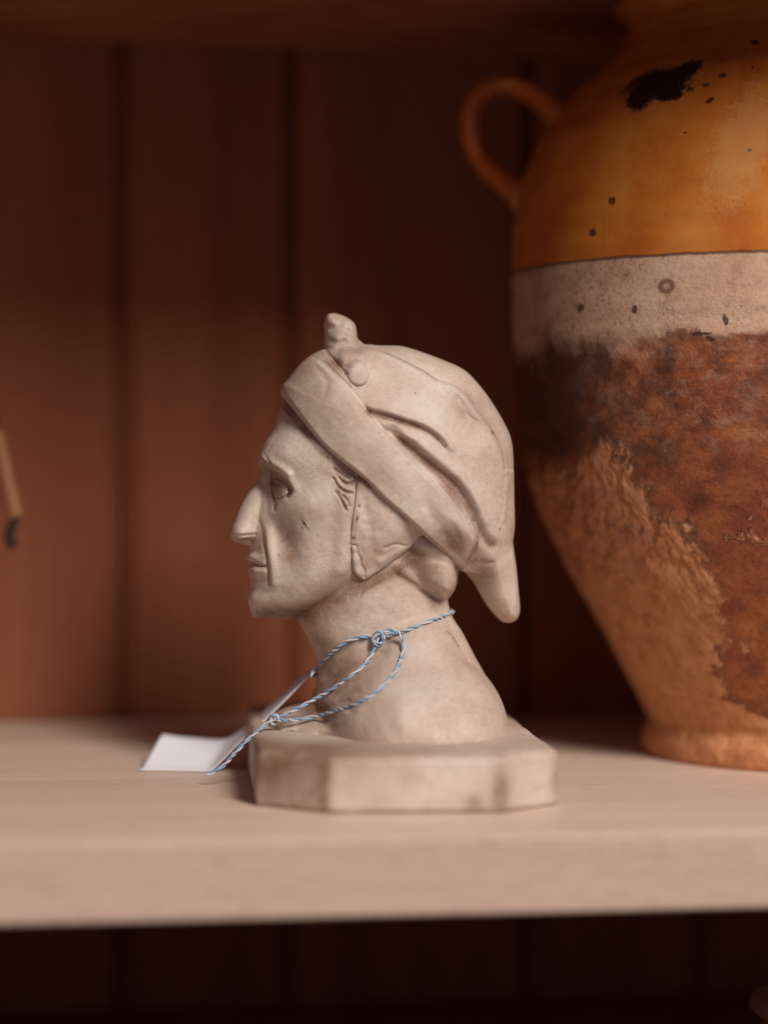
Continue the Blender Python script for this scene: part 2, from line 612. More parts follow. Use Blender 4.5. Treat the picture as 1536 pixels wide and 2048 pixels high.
tr_ = interp_rows([(878, 1215), (893, 1250), (918, 1300), (944, 1350), (966, 1400)], 10)
cx_, hw_ = (tl_ + tr_) / 2, (tr_ - tl_) / 2
Vtr = interp_rows([(95, 1215), (118, 1245), (148, 1275), (186, 1305), (228, 1335), (262, 1362), (285, 1390), (290, 1470)], 10)
trap = sv_of(Vtr ** 2 * (1 - np.abs((X - cx_) / hw_) ** 2.2)) - 120 * sstep(Y, 1250, 1190)
trap = np.clip(trap, -200, None)
neck = np.where(Y < 1040, -60, neck)
torso = np.clip(torso, -200, None) - 200 * sstep(Y, 1300, 1180)
shoulder = np.clip(shoulder, -200, None) - 200 * sstep(Y, 1290, 1180)
torso = smax(smax(torso, shoulder, 30), trap, 50)
fig = smax(neck, torso, 50)
collar = sv_of(150 ** 2 * g_(sdf([(540, 1440), (552, 1428), (580, 1416), (615, 1407), (650, 1402), (690, 1396), (735, 1400), (740, 1460), (540, 1470)], True, 4) / 40.0))
fig = smax(fig, collar, 10)
face_neck_pre = fig.copy()

# --- nape roll under the cap
roll = sv_of(136 ** 2 * g_(sdf([(780, 1070), (900, 1090), (915, 1140), (914, 1160), (911, 1175), (900, 1192), (888, 1205), (862, 1193), (834, 1176), (805, 1156), (775, 1140), (760, 1105)], True, 4) / 42.0))
roll = blur(np.clip(roll, -60, None), 9) - 26 * sstep(X, 850, 765)
fig = smax(fig, roll, 20)
fill = sv_of(146 ** 2 * g_(sdf([(790, 1040), (860, 1050), (905, 1090), (916, 1130), (885, 1140), (845, 1128), (800, 1110)], True, 4) / 40.0))
fig = smax(fig, blur(np.clip(fill, -60, None), 8), 26)
fig = np.where(fig > 0, fig + (stroke([(795, 1150), (832, 1172), (862, 1192), (886, 1206)], 112, 5, -7) + stroke([(790, 1128), (830, 1150), (870, 1172), (895, 1180)], 122, 10, 6)) * sstep(fig, 0, 24), fig)

# --- join head and neck, then the carved lines
fig = smax(fig, face, 9)
D = np.zeros_like(X)
D += blob(548, 964, 80, 20, 28, -13)                                   # eye socket
D += blob(537, 985, 60, 9, 40, -14)
EYE = spline(conv([(541, 946), (558, 953), (572, 965), (580, 980), (576, 992), (562, 1003), (551, 1012), (545, 998)], 82), True, 4)
ed_ = dist_line(EYE, True, 30, 30)
D += np.where(inside(EYE), -8 * sstep(ed_, 0, 5), 0)
D += dome(560, 976, 84, 16, 19, 11, -25) + stroke([(547, 966), (557, 970), (568, 980)], 86, 2, -3)                                 # eyeball
D += stroke([(536, 931), (547, 943), (559, 953), (569, 964), (577, 975), (580, 984), (574, 993)], 92, 3.4, -12)
D += stroke([(541, 928), (553, 939), (566, 951), (578, 964), (588, 976)], 95, 11, 6)
D += stroke([(545, 966), (556, 967), (566, 971), (573, 980)], 88, 2.2, -3.5)
D += stroke([(551, 990), (561, 992), (572, 988)], 88, 2.6, 3)
D += stroke([(549, 1000), (560, 1003), (572, 997), (582, 988)], 90, 5, 3)
D += stroke([(546, 945), (545, 975), (547, 1000), (548, 1020)], 62, 3.4, -6)
D += stroke([(521, 915), (530, 921), (541, 928), (556, 936), (572, 948)], 62, 9, 11)  # brow
D += stroke([(528, 906), (532, 917), (538, 925)], 48, 2.4, -4)
D += stroke([(520, 919), (526, 930), (530, 940)], 30, 2.5, -4)
D += stroke([(540, 893), (534, 903)], 48, 2.5, -3)
D += stroke([(521, 1046), (526, 1062), (528, 1085), (532, 1114), (536, 1143), (537, 1170)], 70, 4.0, -4.5)  # nose to mouth line
D += stroke([(530, 1062), (535, 1095), (542, 1130), (545, 1165)], 80, 11, 6)
D += stroke([(466, 1075), (480, 1071), (497, 1070), (510, 1068)], 30, 2.6, -5)   # nostril wing
D += stroke([(472, 1083), (486, 1081), (498, 1084)], 24, 4, -4)
D += blob(499, 1079, 30, 8, 4, -9)
D += stroke([(493, 1121), (504, 1126), (515, 1130), (529, 1132)], 50, 2.6, -7) + blob(508, 1113, 45, 13, 5, 5) + blob(509, 1143, 45, 13, 6, 6)   # mouth
D += stroke([(497, 1113), (510, 1118), (524, 1125)], 48, 4, 3)
D += stroke([(497, 1140), (510, 1142), (524, 1142)], 48, 5, 4)
D += blob(515, 1160, 52, 14, 7, -5)
D += blob(512, 1100, 45, 8, 9, -3)
D += blob(516, 1203, 55, 18, 16, 7)
D += blob(575, 1085, 110, 24, 46, -21, -12)                            # hollow under the cheekbone
D += blob(553, 1060, 90, 13, 30, -8, -10)
D += blob(615, 1015, 140, 42, 26, 9)
D += blob(625, 1150, 130, 40, 45, 5)
D += blob(556, 902, 90, 30, 24, 9) + blob(533, 912, 50, 12, 14, 5)
D += stroke([(690, 960), (688, 1020), (684, 1080), (680, 1140)], 150, 14, 4)
D += blob(684, 955, 150, 26, 30, -7)                                   # temple hair
for pts in ([(667, 957), (676, 972), (688, 982), (702, 986)], [(672, 948), (684, 962), (697, 968), (706, 962)], [(672, 985), (683, 1003), (692, 1020)], [(668, 938), (683, 950), (697, 956)],
            [(684, 992), (692, 1000), (697, 1012)]):
    D += stroke(pts, 152, 2.6, -6)
for pts in ([(672, 962), (684, 976), (700, 980)], [(678, 992), (690, 1008)], [(676, 950), (690, 960), (703, 958)]):
    D += stroke(pts, 155, 5, 5)
D += stroke([(640, 1330), (655, 1355), (668, 1385), (690, 1400)], 120, 12, -6)
D += stroke([(690, 1395), (640, 1425), (600, 1440), (560, 1452)], 150, 6, -6)   # drapery folds
D += stroke([(552, 1436), (580, 1424), (625, 1414), (680, 1410)], 110, 5, 6)
D += stroke([(770, 1318), (735, 1352), (700, 1395), (668, 1440), (648, 1478)], 230, 13, -9)
D += stroke([(700, 1420), (670, 1440), (640, 1450)], 220, 5, -5) + stroke([(730, 1400), (690, 1432), (655, 1462)], 240, 7, 5)
D += stroke([(636, 1405), (660, 1398), (690, 1385), (715, 1365)], 120, 6, 7) + stroke([(640, 1418), (680, 1410), (720, 1390)], 140, 4, -6)
D += blob(870, 1340, 280, 60, 26, 6, 30) + blob(905, 1420, 300, 40, 30, -7, -20) + blob(800, 1430, 330, 26, 40, 7, 20) + stroke([(840, 1330), (900, 1350), (950, 1400)], 260, 14, -6)
D += stroke([(880, 1245), (905, 1275), (925, 1300)], 110, 5, -3)
D += 1.0 * gnoise(26) + 0.4 * gnoise(10) + 0.22 * gnoise(4) + sstep(Y, 1290, 1380) * (1.6 * gnoise(16) + 0.6 * gnoise(6))
for _ in range(26):
    px_, py_ = RNG.uniform(820, 960), RNG.uniform(1240, 1330)
    D += blob(px_, py_, 120, RNG.uniform(3, 8), RNG.uniform(2, 5), RNG.uniform(-2.5, 1.5), RNG.uniform(0, 90))
fig = np.where(fig > 0, fig + D * sstep(fig, 0, 26), fig)
fig = np.where(Y > 1468, -50, fig)


# --- surface of |y| = sv(x, z)
def bil(A, x, y):
    fx = np.clip((x - GX0) / GS, 0, NXg - 1.001)
    fy = np.clip((y - GY0) / GS, 0, NYg - 1.001)
    i, j = fx.astype(int), fy.astype(int)
    u, v = fx - i, fy - j
    return (A[j, i] * (1 - u) + A[j, i + 1] * u) * (1 - v) + (A[j + 1, i] * (1 - u) + A[j + 1, i + 1] * u) * v


def surface(name, sv, mat, cs=2.2):
    h = sv * np.abs(sv)
    h = np.clip(h, -3000, None)
    ok = sv > -4
    j = np.where(ok.any(1))[0]
    i = np.where(ok.any(0))[0]
    xs = np.arange(gx[i[0]] - 3 * cs, gx[i[-1]] + 3 * cs, cs)
    ys = np.arange(gy[j[0]] - 3 * cs, gy[j[-1]] + 3 * cs, cs)
    vm = float(sv.max()) + 4 * cs
    nv = int(vm / cs)
    vs = (np.arange(-nv, nv) + 0.5) * cs
    XX, YY = np.meshgrid(xs, ys, indexing='ij')
    hh = bil(h, XX, YY)
    hh[0, :] = hh[-1, :] = -1000
    hh[:, 0] = hh[:, -1] = -1000
    Sg = hh[:, :, None] > (vs ** 2)[None, None, :]
    cnt = np.zeros(tuple(n - 1 for n in Sg.shape), np.uint8)
    for a in (0, 1):
        for b in (0, 1):
            for c_ in (0, 1):
                cnt += Sg[a:Sg.shape[0] - 1 + a, b:Sg.shape[1] - 1 + b, c_:Sg.shape[2] - 1 + c_]
    act = (cnt > 0) & (cnt < 8)
    idx = np.full(act.shape, -1, np.int32)
    I, J, K = np.where(act)
    idx[I, J, K] = np.arange(len(I))
    P = np.stack([xs[I] + cs / 2, ys[J] + cs / 2, vs[K] + cs / 2], 1)
    P0 = P.copy()
    e = 1.0
    for _ in range(7):
        hv = bil(h, P[:, 0], P[:, 1])
        gx_ = -(bil(h, P[:, 0] + e, P[:, 1]) - bil(h, P[:, 0] - e, P[:, 1])) / (2 * e)
        gy_ = -(bil(h, P[:, 0], P[:, 1] + e) - bil(h, P[:, 0], P[:, 1] - e)) / (2 * e)
        gz_ = 2 * P[:, 2]
        Fv = P[:, 2] ** 2 - hv
        G = gx_ ** 2 + gy_ ** 2 + gz_ ** 2 + 40.0
        st = (0.8 * Fv / G)[:, None] * np.stack([gx_, gy_, gz_], 1)
        P = np.clip(P - st, P0 - 0.75 * cs, P0 + 0.75 * cs)
    Q = []
    for ax in range(3):
        A = np.moveaxis(Sg, ax, 0)
        E = A[1:] != A[:-1]
        sign = A[:-1]
        Ix = np.moveaxis(idx, ax, 0)
        E = E[:, 1:-1, 1:-1]
        a, b, c_ = np.where(E)
        b += 1
        c_ += 1
        q = np.stack([Ix[a, b - 1, c_ - 1], Ix[a, b, c_ - 1], Ix[a, b, c_], Ix[a, b - 1, c_]], 1)
        s_ = sign[a, b, c_] ^ (ax == 1)
        q = np.where(s_[:, None], q, q[:, ::-1])
        Q.append(q)
    Q = np.concatenate(Q)
    Q = Q[(Q >= 0).all(1)]
    # light smoothing of the grid steps
    nb = np.zeros_like(P)
    deg = np.zeros(len(P))
    for k in range(4):
        np.add.at(nb, Q[:, k], P[Q[:, (k + 1) % 4]])
        np.add.at(deg, Q[:, k], 1)
    P = 0.72 * P + 0.28 * nb / np.maximum(deg, 1)[:, None]
    V = np.stack([(P[:, 0] - 820) * SC, -P[:, 2] * SC, (1553 - P[:, 1]) * SC], 1)
    return big_mesh(name, V, Q[:, ::-1] if False else Q, mat, bust)


stain_shade = blob(575, 1085, 110, 22, 55, 0.9, -10) + stroke([(520, 1232), (600, 1225), (660, 1205), (720, 1175), (790, 1138), (835, 1108)], 110, 15, 1.0) + stroke([(700, 1186), (740, 1170), (790, 1140), (832, 1106)], 120, 5, 0.8)  # brown patina, plus painted shade in the cheek hollow and under the jaw
stain_shade += blob(640, 1235, 100, 70, 16, 0.7, -14) + blob(548, 960, 80, 16, 30, 0.8, -17) + blob(526, 938, 40, 12, 16, 0.9) + blob(690, 1350, 120, 60, 44, 0.95, -30) + blob(660, 1290, 110, 40, 20, 0.5, 20)
stain_shade += blob(860, 1130, 120, 40, 22, 0.6, 30) + blob(620, 1420, 130, 40, 14, 0.6) + blob(560, 1445, 120, 20, 10, 0.8) + blob(690, 968, 150, 16, 40, 0.6) + blob(505, 1150, 40, 9, 20, 0.6)
stain_shade += stroke([(570, 800), (605, 850), (640, 895), (690, 935), (730, 965)], 140, 8, 0.7) + blob(490, 1082, 25, 20, 6, 0.7) + blob(660, 1450, 300, 40, 20, 0.7)
stain_shade += np.where(inside(EYE), 0.32, 0) + stroke([(541, 943), (558, 951), (573, 964), (581, 981), (574, 994)], 90, 3.5, 0.9) + stroke([(522, 1050), (528, 1085), (533, 1114), (536, 1143), (537, 1168)], 70, 3.2, 0.9)
stain_shade += stroke([(563, 797), (588, 824), (613, 861), (640, 898), (675, 928), (709, 951), (738, 972)], 150, 6, 1.0) + stroke([(496, 1123), (510, 1128), (527, 1132)], 50, 2.6, 0.8) + stroke([(545, 950), (546, 985), (548, 1012)], 66, 3, 0.7)
stain_shade += stroke([(668, 957), (678, 985), (692, 1018)], 150, 3, 0.6) + stroke([(795, 1152), (832, 1174), (866, 1196), (888, 1207)], 112, 5, 0.8) + stroke([(650, 1482), (700, 1490), (780, 1491), (840, 1490)], 330, 5, 0.6)  # last stroke paints contact shade where the shoulder meets the plinth
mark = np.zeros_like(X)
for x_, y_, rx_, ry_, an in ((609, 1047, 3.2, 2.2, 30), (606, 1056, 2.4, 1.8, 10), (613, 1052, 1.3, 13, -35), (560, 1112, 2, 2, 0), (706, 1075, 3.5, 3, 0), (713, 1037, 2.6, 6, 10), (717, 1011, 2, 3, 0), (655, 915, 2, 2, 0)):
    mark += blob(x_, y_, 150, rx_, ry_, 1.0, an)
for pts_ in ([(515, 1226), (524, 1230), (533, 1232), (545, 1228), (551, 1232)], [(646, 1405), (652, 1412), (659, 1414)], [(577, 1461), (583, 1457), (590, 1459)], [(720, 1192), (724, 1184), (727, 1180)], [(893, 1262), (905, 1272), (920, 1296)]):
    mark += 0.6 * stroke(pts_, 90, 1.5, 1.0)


worn_highlight = 0.5 * blob(640, 985, 150, 30, 30, 1.0) + 0.6 * blob(820, 1300, 120, 50, 20, 1.0, -15) + 0.6 * stroke([(516, 962), (498, 985), (482, 1012), (468, 1046)], 8, 6, 1.0) + 0.5 * blob(515, 1203, 50, 14, 12, 1.0) + 0.5 * blob(820, 1390, 320, 60, 26, 1.0)  # ridge wear, plus highlights painted on cheek, nose and shoulder
worn_highlight += 0.7 * stroke([(730, 1150), (764, 1130), (800, 1105), (830, 1078)], 140, 6, 1.0) + 0.6 * stroke([(707, 1118), (716, 1146)], 150, 6, 1.0) + 0.4 * blob(590, 870, 100, 25, 30, 1.0)


def paint(o):
    co = np.empty(len(o.data.vertices) * 3, np.float32)
    o.data.vertices.foreach_get('co', co)
    co = co.reshape(-1, 3)
    u, v = 820 + co[:, 0] / SC, 1553 - co[:, 2] / SC
    for nm_, A in (('stain_shade', stain_shade), ('mark', mark), ('worn_highlight', worn_highlight)):
        at_ = o.data.attributes.new(nm_, 'FLOAT', 'POINT')
        at_.data.foreach_set('value', np.clip(bil(A, u, v), 0, 1).astype(np.float32))


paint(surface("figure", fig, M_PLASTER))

# --- ear flap of the coif
flap_d = sdf([(712, 958), (730, 950), (790, 990), (850, 1040), (868, 1068), (843, 1080), (820, 1102), (795, 1121), (764, 1144), (730, 1164), (712, 1156), (701, 1135), (697, 1083), (701, 1036), (707, 995)], True, 4, 150)
under = smax(blur(face, 6), 126 + 0 * X, 24) + 7
ed = 1 - (1 - np.clip(flap_d / 15.0, 0, 1)) ** 2
flap = np.where(flap_d > 0, under - 14 + 14 * np.sqrt(np.clip(ed, 0, 1)), -40 * np.clip(-flap_d / 6, 0.02, 1))
DD = stroke([(709, 968), (705, 1010), (701, 1050), (698, 1085)], 152, 4, 4)
DD += blob(705, 1097, 152, 7, 7, 5) + blob(710, 1122, 152, 9, 12, 6) + blob(716, 1146, 150, 12, 11, 7)
DD += stroke([(701, 1090), (712, 1092), (714, 1106), (721, 1118), (722, 1130), (730, 1140), (731, 1156)], 152, 2.2, -5)
DD += stroke([(770, 1095), (790, 1088), (815, 1092), (830, 1080)], 140, 3, -4)
DD += stroke([(760, 1125), (795, 1106), (828, 1084)], 140, 8, 5)
DD += stroke([(720, 985), (735, 1040), (745, 1100)], 152, 10, -3)
DD += blob(770, 1050, 150, 30, 40, 4) + 0.8 * gnoise(14) + 0.4 * gnoise(4)
flap = np.where(flap > 0, flap + DD * sstep(flap_d, 0, 6), flap)
stain_shade += stroke([(709, 962), (704, 1010), (699, 1050), (697, 1085), (702, 1118), (704, 1142), (730, 1164), (764, 1144), (798, 1121), (832, 1094)], 150, 4, 0.8)
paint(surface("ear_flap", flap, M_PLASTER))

# --- cap: crown, turned-up band, tail, knot
cap_out = [(562, 780), (574, 761), (589, 741), (607, 722), (630, 706), (665, 693), (731, 689), (757, 691), (799, 692), (830, 700), (882, 719), (924, 738), (950, 762), (976, 795), (1002, 837),
           (1019, 873), (1025, 910), (1026, 960), (1027, 1012), (1027, 1060), (1016, 1110), (985, 1150), (920, 1180), (820, 1230), (680, 1260), (580, 1180), (548, 1000), (548, 850)]
dc = sdf(cap_out, True, 4)
Vc = interp_rows([(176, 680), (182, 800), (184, 950), (178, 1050), (150, 1120), (120, 1180)])
crown = sv_of(Vc ** 2 * g_(dc / 188.0))
up_edge = [(560, 700), (607, 714), (626, 713), (645, 727), (667, 748), (696, 777), (720, 806), (745, 840), (778, 876), (817, 915), (846, 941), (882, 978), (908, 1009), (931, 1048), (946, 1077), (952, 1092), (944, 1112), (935, 1146)]
uv = [0, 0, 20, 70, 110, 140, 160, 172, 180, 182, 182, 180, 170, 150, 125, 100, 60, 0]


def conv_on(pts, field, extra=0):
    out = []
    for p in pts:
        v = 60.0
        for _ in range(12):
            u = conv([p], v)[0]
            v = 0.5 * v + 0.5 * max(float(bil(field, np.array([u[0]]), np.array([u[1]]))[0]) + extra, 0)
        out.append(conv([p], v)[0])
    return np.array(out)


def soften(P, it=3):
    P = np.array(P)
    for _ in range(it):
        P[1:-1] = 0.25 * P[:-2] + 0.5 * P[1:-1] + 0.25 * P[2:]
    return P


LE = soften(spline(soften(conv_on(low_edge, crown, 10), 1), False, 4))
UE = soften(spline(soften(conv_on(up_edge, crown, 6), 1), False, 4))
band_poly = np.concatenate([LE, UE[::-1]])
bd = dist_line(band_poly, True)
bd = np.where(inside(band_poly), bd, -bd)
keep_poly = np.concatenate([LE, np.array([(1100, 1146), (1100, 560), (440, 560), (440, 700)])])
kd = dist_line(LE, False)
kd = np.where(inside(keep_poly), kd, -kd)
T = 12 * np.sqrt(np.clip(1 - (1 - np.clip(bd / 6.0, 0, 1)) ** 2, 0, 1))
T = np.where(bd > 0, T + 5 * np.clip(bd / 40, 0, 1), 0)
T = T * (0.45 + 0.55 * sstep(X, 580, 700))
cap = crown + T * sstep(crown, -2, 30)
C = np.zeros_like(X)
off = sstep(bd, 0, -6)                                   # only on the crown
C += off * stroke([(734, 822), (752, 828), (770, 832), (790, 838), (809, 845), (828, 850), (846, 858), (864, 868), (877, 880), (888, 894)], 180, 5.5, -11)
C += off * stroke([(740, 812), (770, 818), (809, 832), (846, 845), (880, 866), (905, 895)], 180, 8, 5)
C += off * stroke([(781, 862), (800, 877), (822, 897), (856, 926), (880, 945), (903, 964), (929, 994), (946, 1024), (958, 1052), (972, 1075), (990, 1092)], 176, 11, -17)
C += off * stroke([(800, 862), (830, 885), (865, 912), (900, 940), (935, 970), (960, 1005), (975, 1040)], 178, 11, 6)
C += off * stroke([(770, 850), (800, 868), (830, 880)], 180, 5, 4)
CR = spline(conv([(728, 694), (768, 704), (804, 722), (843, 743), (869, 761), (890, 767), (908, 774), (934, 795), (955, 828), (981, 862), (998, 900), (1004, 940)], [60, 70, 80, 85, 85, 85, 85, 85, 85, 80, 70, 60]), False, 6)
crd = dist_line(CR)
up_ = inside(np.concatenate([CR, np.array([(1100, 940), (1100, 560), (728, 560)])]))
C += np.where(up_, -8 * sstep(crd, 0, 2.5) * (1 - sstep(crd, 8, 55)), 0) - 2.5 * np.exp(-(crd / 2.2) ** 2) + np.where(up_, 0, 2.5 * np.exp(-((crd - 6) / 6) ** 2))
C += stroke([(760, 708), (804, 730), (843, 753), (866, 771), (908, 786), (930, 806), (948, 834)], 95, 7, 4)
C += stroke([(912, 800), (925, 825), (940, 850)], 110, 8, -5)
C += off * stroke([(925, 825), (940, 837), (952, 844)], 110, 2.5, -2)
C += stroke([(1012, 960), (1008, 1000), (1004, 1040)], 70, 6, 4)
C += off * np.where(bd < 0, -5 * np.exp(-(bd / 6.0) ** 2), 0)
C += stroke([(632, 735), (650, 765), (645, 790)], 90, 6, -3)
C += blob(655, 790, 120, 26, 40, 3, 40) + blob(770, 915, 180, 30, 50, 3, -45) + blob(850, 1000, 180, 30, 40, -3, -45)
C += stroke([(850, 1012), (880, 1052), (905, 1100)], 160, 12, -4) + stroke([(905, 1040), (925, 1078), (930, 1110)], 130, 8, 4)
C += 1.1 * gnoise(28) + 0.45 * gnoise(11) + 0.22 * gnoise(4)
# lumps of the knot on the near side
C += blur(dome(714, 748, 125, 25, 27, 15) + dome(700, 716, 95, 24, 20, 14, 35) + blob(688, 692, 60, 17, 15, 14) + dome(725, 716, 90, 16, 20, 9, -20) + 3 * np.clip(gnoise(5), -1, 1) * blob(705, 725, 100, 26, 36, 1.0), 2.2)
C += stroke([(690, 748), (697, 765), (712, 774), (729, 770), (737, 752), (734, 732)], 125, 2.6, -5)
C += stroke([(652, 690), (658, 708), (668, 722), (680, 740), (688, 750)], 80, 3.6, -10) + blob(671, 726, 85, 7, 12, -10, -30)
C += stroke([(636, 720), (655, 722), (672, 745), (700, 775)], 85, 3, 3)
cap = np.where(cap > 0, cap + C * sstep(cap, 0, 34), cap)
tail_d = sdf([(1026, 1000), (1028, 1064), (1028, 1106), (1032, 1142), (1036, 1181), (1039, 1222), (1030, 1241), (1012, 1245), (996, 1236), (972, 1207), (946, 1163), (928, 1141), (920, 1110), (935, 1060), (975, 1010)], True, 4)
Vl = interp_rows([(120, 1000), (112, 1080), (86, 1130), (62, 1180), (44, 1230)])
tail = sv_of(Vl ** 2 * g_(tail_d / interp_rows([(60, 1000), (54, 1120), (46, 1180), (32, 1235)])))
tail = np.where(tail > 0, tail + (stroke([(990, 1090), (1000, 1130), (1012, 1190)], 70, 7, -2) + stroke([(1022, 1110), (1027, 1160), (1030, 1210)], 45, 5, 3) + 0.8 * gnoise(12)
                                  + stroke([(955, 1122), (968, 1126), (985, 1124)], 75, 3, -3)) * sstep(tail, 0, 20), tail)
knot_d = sdf([(645, 712), (648, 690), (649, 662), (648, 645), (654, 630), (667, 626), (682, 630), (697, 637), (709, 648), (713, 662), (716, 678), (730, 692), (735, 720), (690, 740), (655, 730)], True, 4)
knot = sv_of(interp_rows([(30, 620), (40, 660), (62, 700), (70, 740)]) ** 2 * g_(knot_d / 30.0))
KD = dome(699, 652, 35, 17, 15, 12) + dome(662, 641, 30, 13, 15, 9) + dome(676, 670, 45, 20, 13, 12) + dome(703, 679, 45, 15, 13, 10)
KD += stroke([(672, 630), (674, 648), (660, 664), (652, 672)], 38, 3, -6) + stroke([(655, 670), (680, 660), (700, 662)], 42, 2.5, -5) + stroke([(690, 682), (705, 690)], 50, 3, -4) + 2.2 * gnoise(5)
KD = blur(KD, 3.0)
knot = np.where(knot > 0, knot + KD * sstep(knot, 0, 16), knot)
edge = np.clip(kd / 7.0, -5, 1)
cap = np.where(kd > 0, cap - (12 + 10 * sstep(X, 600, 720)) * (1 - np.sqrt(np.clip(1 - (1 - np.clip(edge, 0, 1)) ** 2, 0, 1))), np.minimum(cap, -40 * np.clip(-kd / 6, 0.02, 1)))
cap = smax(cap, np.clip(tail, -200, None) - 170 * sstep(Y, 1130, 960), 22)
cap = smax(cap, np.where(Y > 745, -60, knot), 8)
stain_shade = blob(910, 1085, 150, 38, 26, 1.0, 35) + blob(880, 1040, 165, 26, 40, 0.5, -30) + blob(905, 985, 175, 14, 60, 0.9, -35) + blob(830, 905, 178, 14, 40, 0.6, -50) + blob(790, 838, 180, 50, 7, 0.7, 12)  # brown patina of the cap, plus shade painted into its folds
stain_shade += blob(668, 728, 80, 12, 24, 0.9, -20) + blob(700, 700, 70, 30, 34, 0.55) + blob(715, 762, 120, 16, 14, 0.5) + blob(610, 740, 80, 26, 14, 0.5, -30) + blob(966, 1140, 80, 24, 40, 0.7, -20) + blob(980, 860, 100, 12, 70, 0.35, -30)
stain_shade += stroke([(736, 824), (770, 833), (809, 846), (846, 859), (875, 878)], 178, 4.5, 0.9) + stroke([(800, 878), (824, 899), (857, 928), (902, 964), (930, 996), (956, 1048), (975, 1078), (994, 1096)], 172, 7, 0.85)
stain_shade += stroke([(951, 1060), (950, 1090), (936, 1118)], 110, 5, 0.8) + stroke([(915, 1135), (950, 1118), (985, 1122)], 80, 6, 0.6)
stain_shade += blob(760, 940, 180, 40, 30, 0.35, 40) + blob(930, 810, 100, 30, 30, 0.45, 40)
worn_highlight = 0.8 * stroke([(745, 840), (778, 876), (817, 915), (846, 941), (882, 978), (908, 1009), (931, 1048), (946, 1077)], 178, 4, 1.0) + 0.7 * stroke([(1022, 1100), (1028, 1150), (1031, 1205)], 40, 5, 1.0) + 0.6 * blob(850, 820, 150, 50, 30, 1.0, 35)  # wear along the cap's edges, plus a painted highlight on the crown
worn_highlight += 0.6 * stroke([(640, 722), (667, 750), (696, 779), (720, 806)], 140, 4, 1.0) + 0.6 * blob(718, 745, 130, 12, 14, 1.0) + 0.5 * blob(697, 650, 35, 14, 10, 1.0) + 0.5 * stroke([(768, 712), (843, 752), (908, 784), (955, 836)], 85, 5, 1.0) + 0.4 * blob(760, 930, 180, 50, 16, 1.0, 42)
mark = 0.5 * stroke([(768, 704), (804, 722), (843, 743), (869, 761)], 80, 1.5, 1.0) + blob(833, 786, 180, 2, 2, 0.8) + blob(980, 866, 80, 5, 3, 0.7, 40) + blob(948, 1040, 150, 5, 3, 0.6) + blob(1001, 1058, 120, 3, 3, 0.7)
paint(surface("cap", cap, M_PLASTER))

# --- plinth
lft = [at_z(512, 1612), at_z(652, 1627), at_z(1005, 1630), at_z(1121, 1614)]
L2 = [np.array([(p - O_) @ ex, (p - O_) @ ey]) for p in lft]
x0, x1 = L2[0][0], L2[3][0]
yn = -0.0765
cw, cdp = 0.0185, 0.0150
oct_ = [(x0, yn + cdp), (x0 + cw, yn), (x1 - cw * 0.95, yn), (x1, yn + cdp), (x1, -yn - cdp), (x1 - cw, -yn), (x0 + cw, -yn), (x0, -yn - cdp)]
print("plinth", L2, x0, x1)
cx0 = (x0 + x1) / 2


def ring(k, z, jit=0.0):
    return [(cx0 + (p[0] - cx0) * (1 - k / 0.041), p[1] * (1 - k / 0.0765), z) for p in oct_]


from mathutils import noise as mnoise
base = np.array(oct_)
per_ = np.concatenate([base, base[:1]])
sub_, _ = resample(per_, 0.0006)
sub_ = sub_[:-1]
for _ in range(2):                                           # worn corners
    sub_ = 0.25 * np.roll(sub_, 1, 0) + 0.5 * sub_ + 0.25 * np.roll(sub_, -1, 0)
nrm2 = np.roll(sub_, -1, 0) - np.roll(sub_, 1, 0)
nrm2 = np.stack([nrm2[:, 1], -nrm2[:, 0]], 1) / np.linalg.norm(nrm2, axis=1)[:, None]
prz = [(0.0012, 0.0), (0.0005, 0.0003), (0.0001, 0.0010)] + [(0.0002 * (z_ / 0.013), z_) for z_ in np.arange(0.0018, 0.0134, 0.0007)] + [(0.0004, 0.0139), (0.0009, 0.0146), (0.0016, 0.0151), (0.0026, 0.0154)]
rings = []
for k_, z_ in prz:
    P_ = sub_ - nrm2 * k_
    rings.append(np.column_stack([P_, np.full(len(P_), z_)]))
for f_ in (0.90, 0.8, 0.65, 0.45, 0.2):
    P_ = (rings[-1 - (0 if f_ == 0.90 else 0)][:, :2] * 0 + (sub_ - nrm2 * 0.0026) * 1.0)
    cxy = np.array([cx0, 0.0])
    rings.append(np.column_stack([cxy + (P_ - cxy) * f_, np.full(len(P_), 0.0157)]))
PV = np.concatenate(rings)
n_ = len(sub_)
for i in range(len(PV)):
    p = Vector(PV[i])
    a = mnoise.noise(p * 90) * 0.00030 + mnoise.noise(p * 260 + Vector((3, 1, 2))) * 0.00012
    chip_ = mnoise.noise(p * 150 + Vector((9, 4, 7)))
    edge_ = 1.0 if 0.0125 < p.z < 0.0156 and i < len(prz) * n_ else 0.25
    a -= edge_ * max(0.0, chip_ - 0.42) * 0.0030
    if i < len(prz) * n_:
        PV[i, :2] += nrm2[i % n_] * a
        if p.z > 0.012:
            PV[i, 2] += a * 0.5
    else:
        PV[i, 2] += a * 0.6
PF = [(r_ * n_ + i, r_ * n_ + (i + 1) % n_, (r_ + 1) * n_ + (i + 1) % n_, (r_ + 1) * n_ + i) for r_ in range(len(rings) - 1) for i in range(n_)]
PF.append(tuple(range(n_))[::-1])
PF.append(tuple((len(rings) - 1) * n_ + i for i in range(n_)))
if np.cross(*(sub_[1] - sub_[0], sub_[2] - sub_[1])) < 0 or True:
    pass
pl = mesh("plinth", PV, PF, M_PLASTER, bust)
at_ = pl.data.attributes.new('stain_shade', 'FLOAT', 'POINT')
sv_ = np.zeros(len(PV))  # brown marks, plus shade painted on the left chamfer
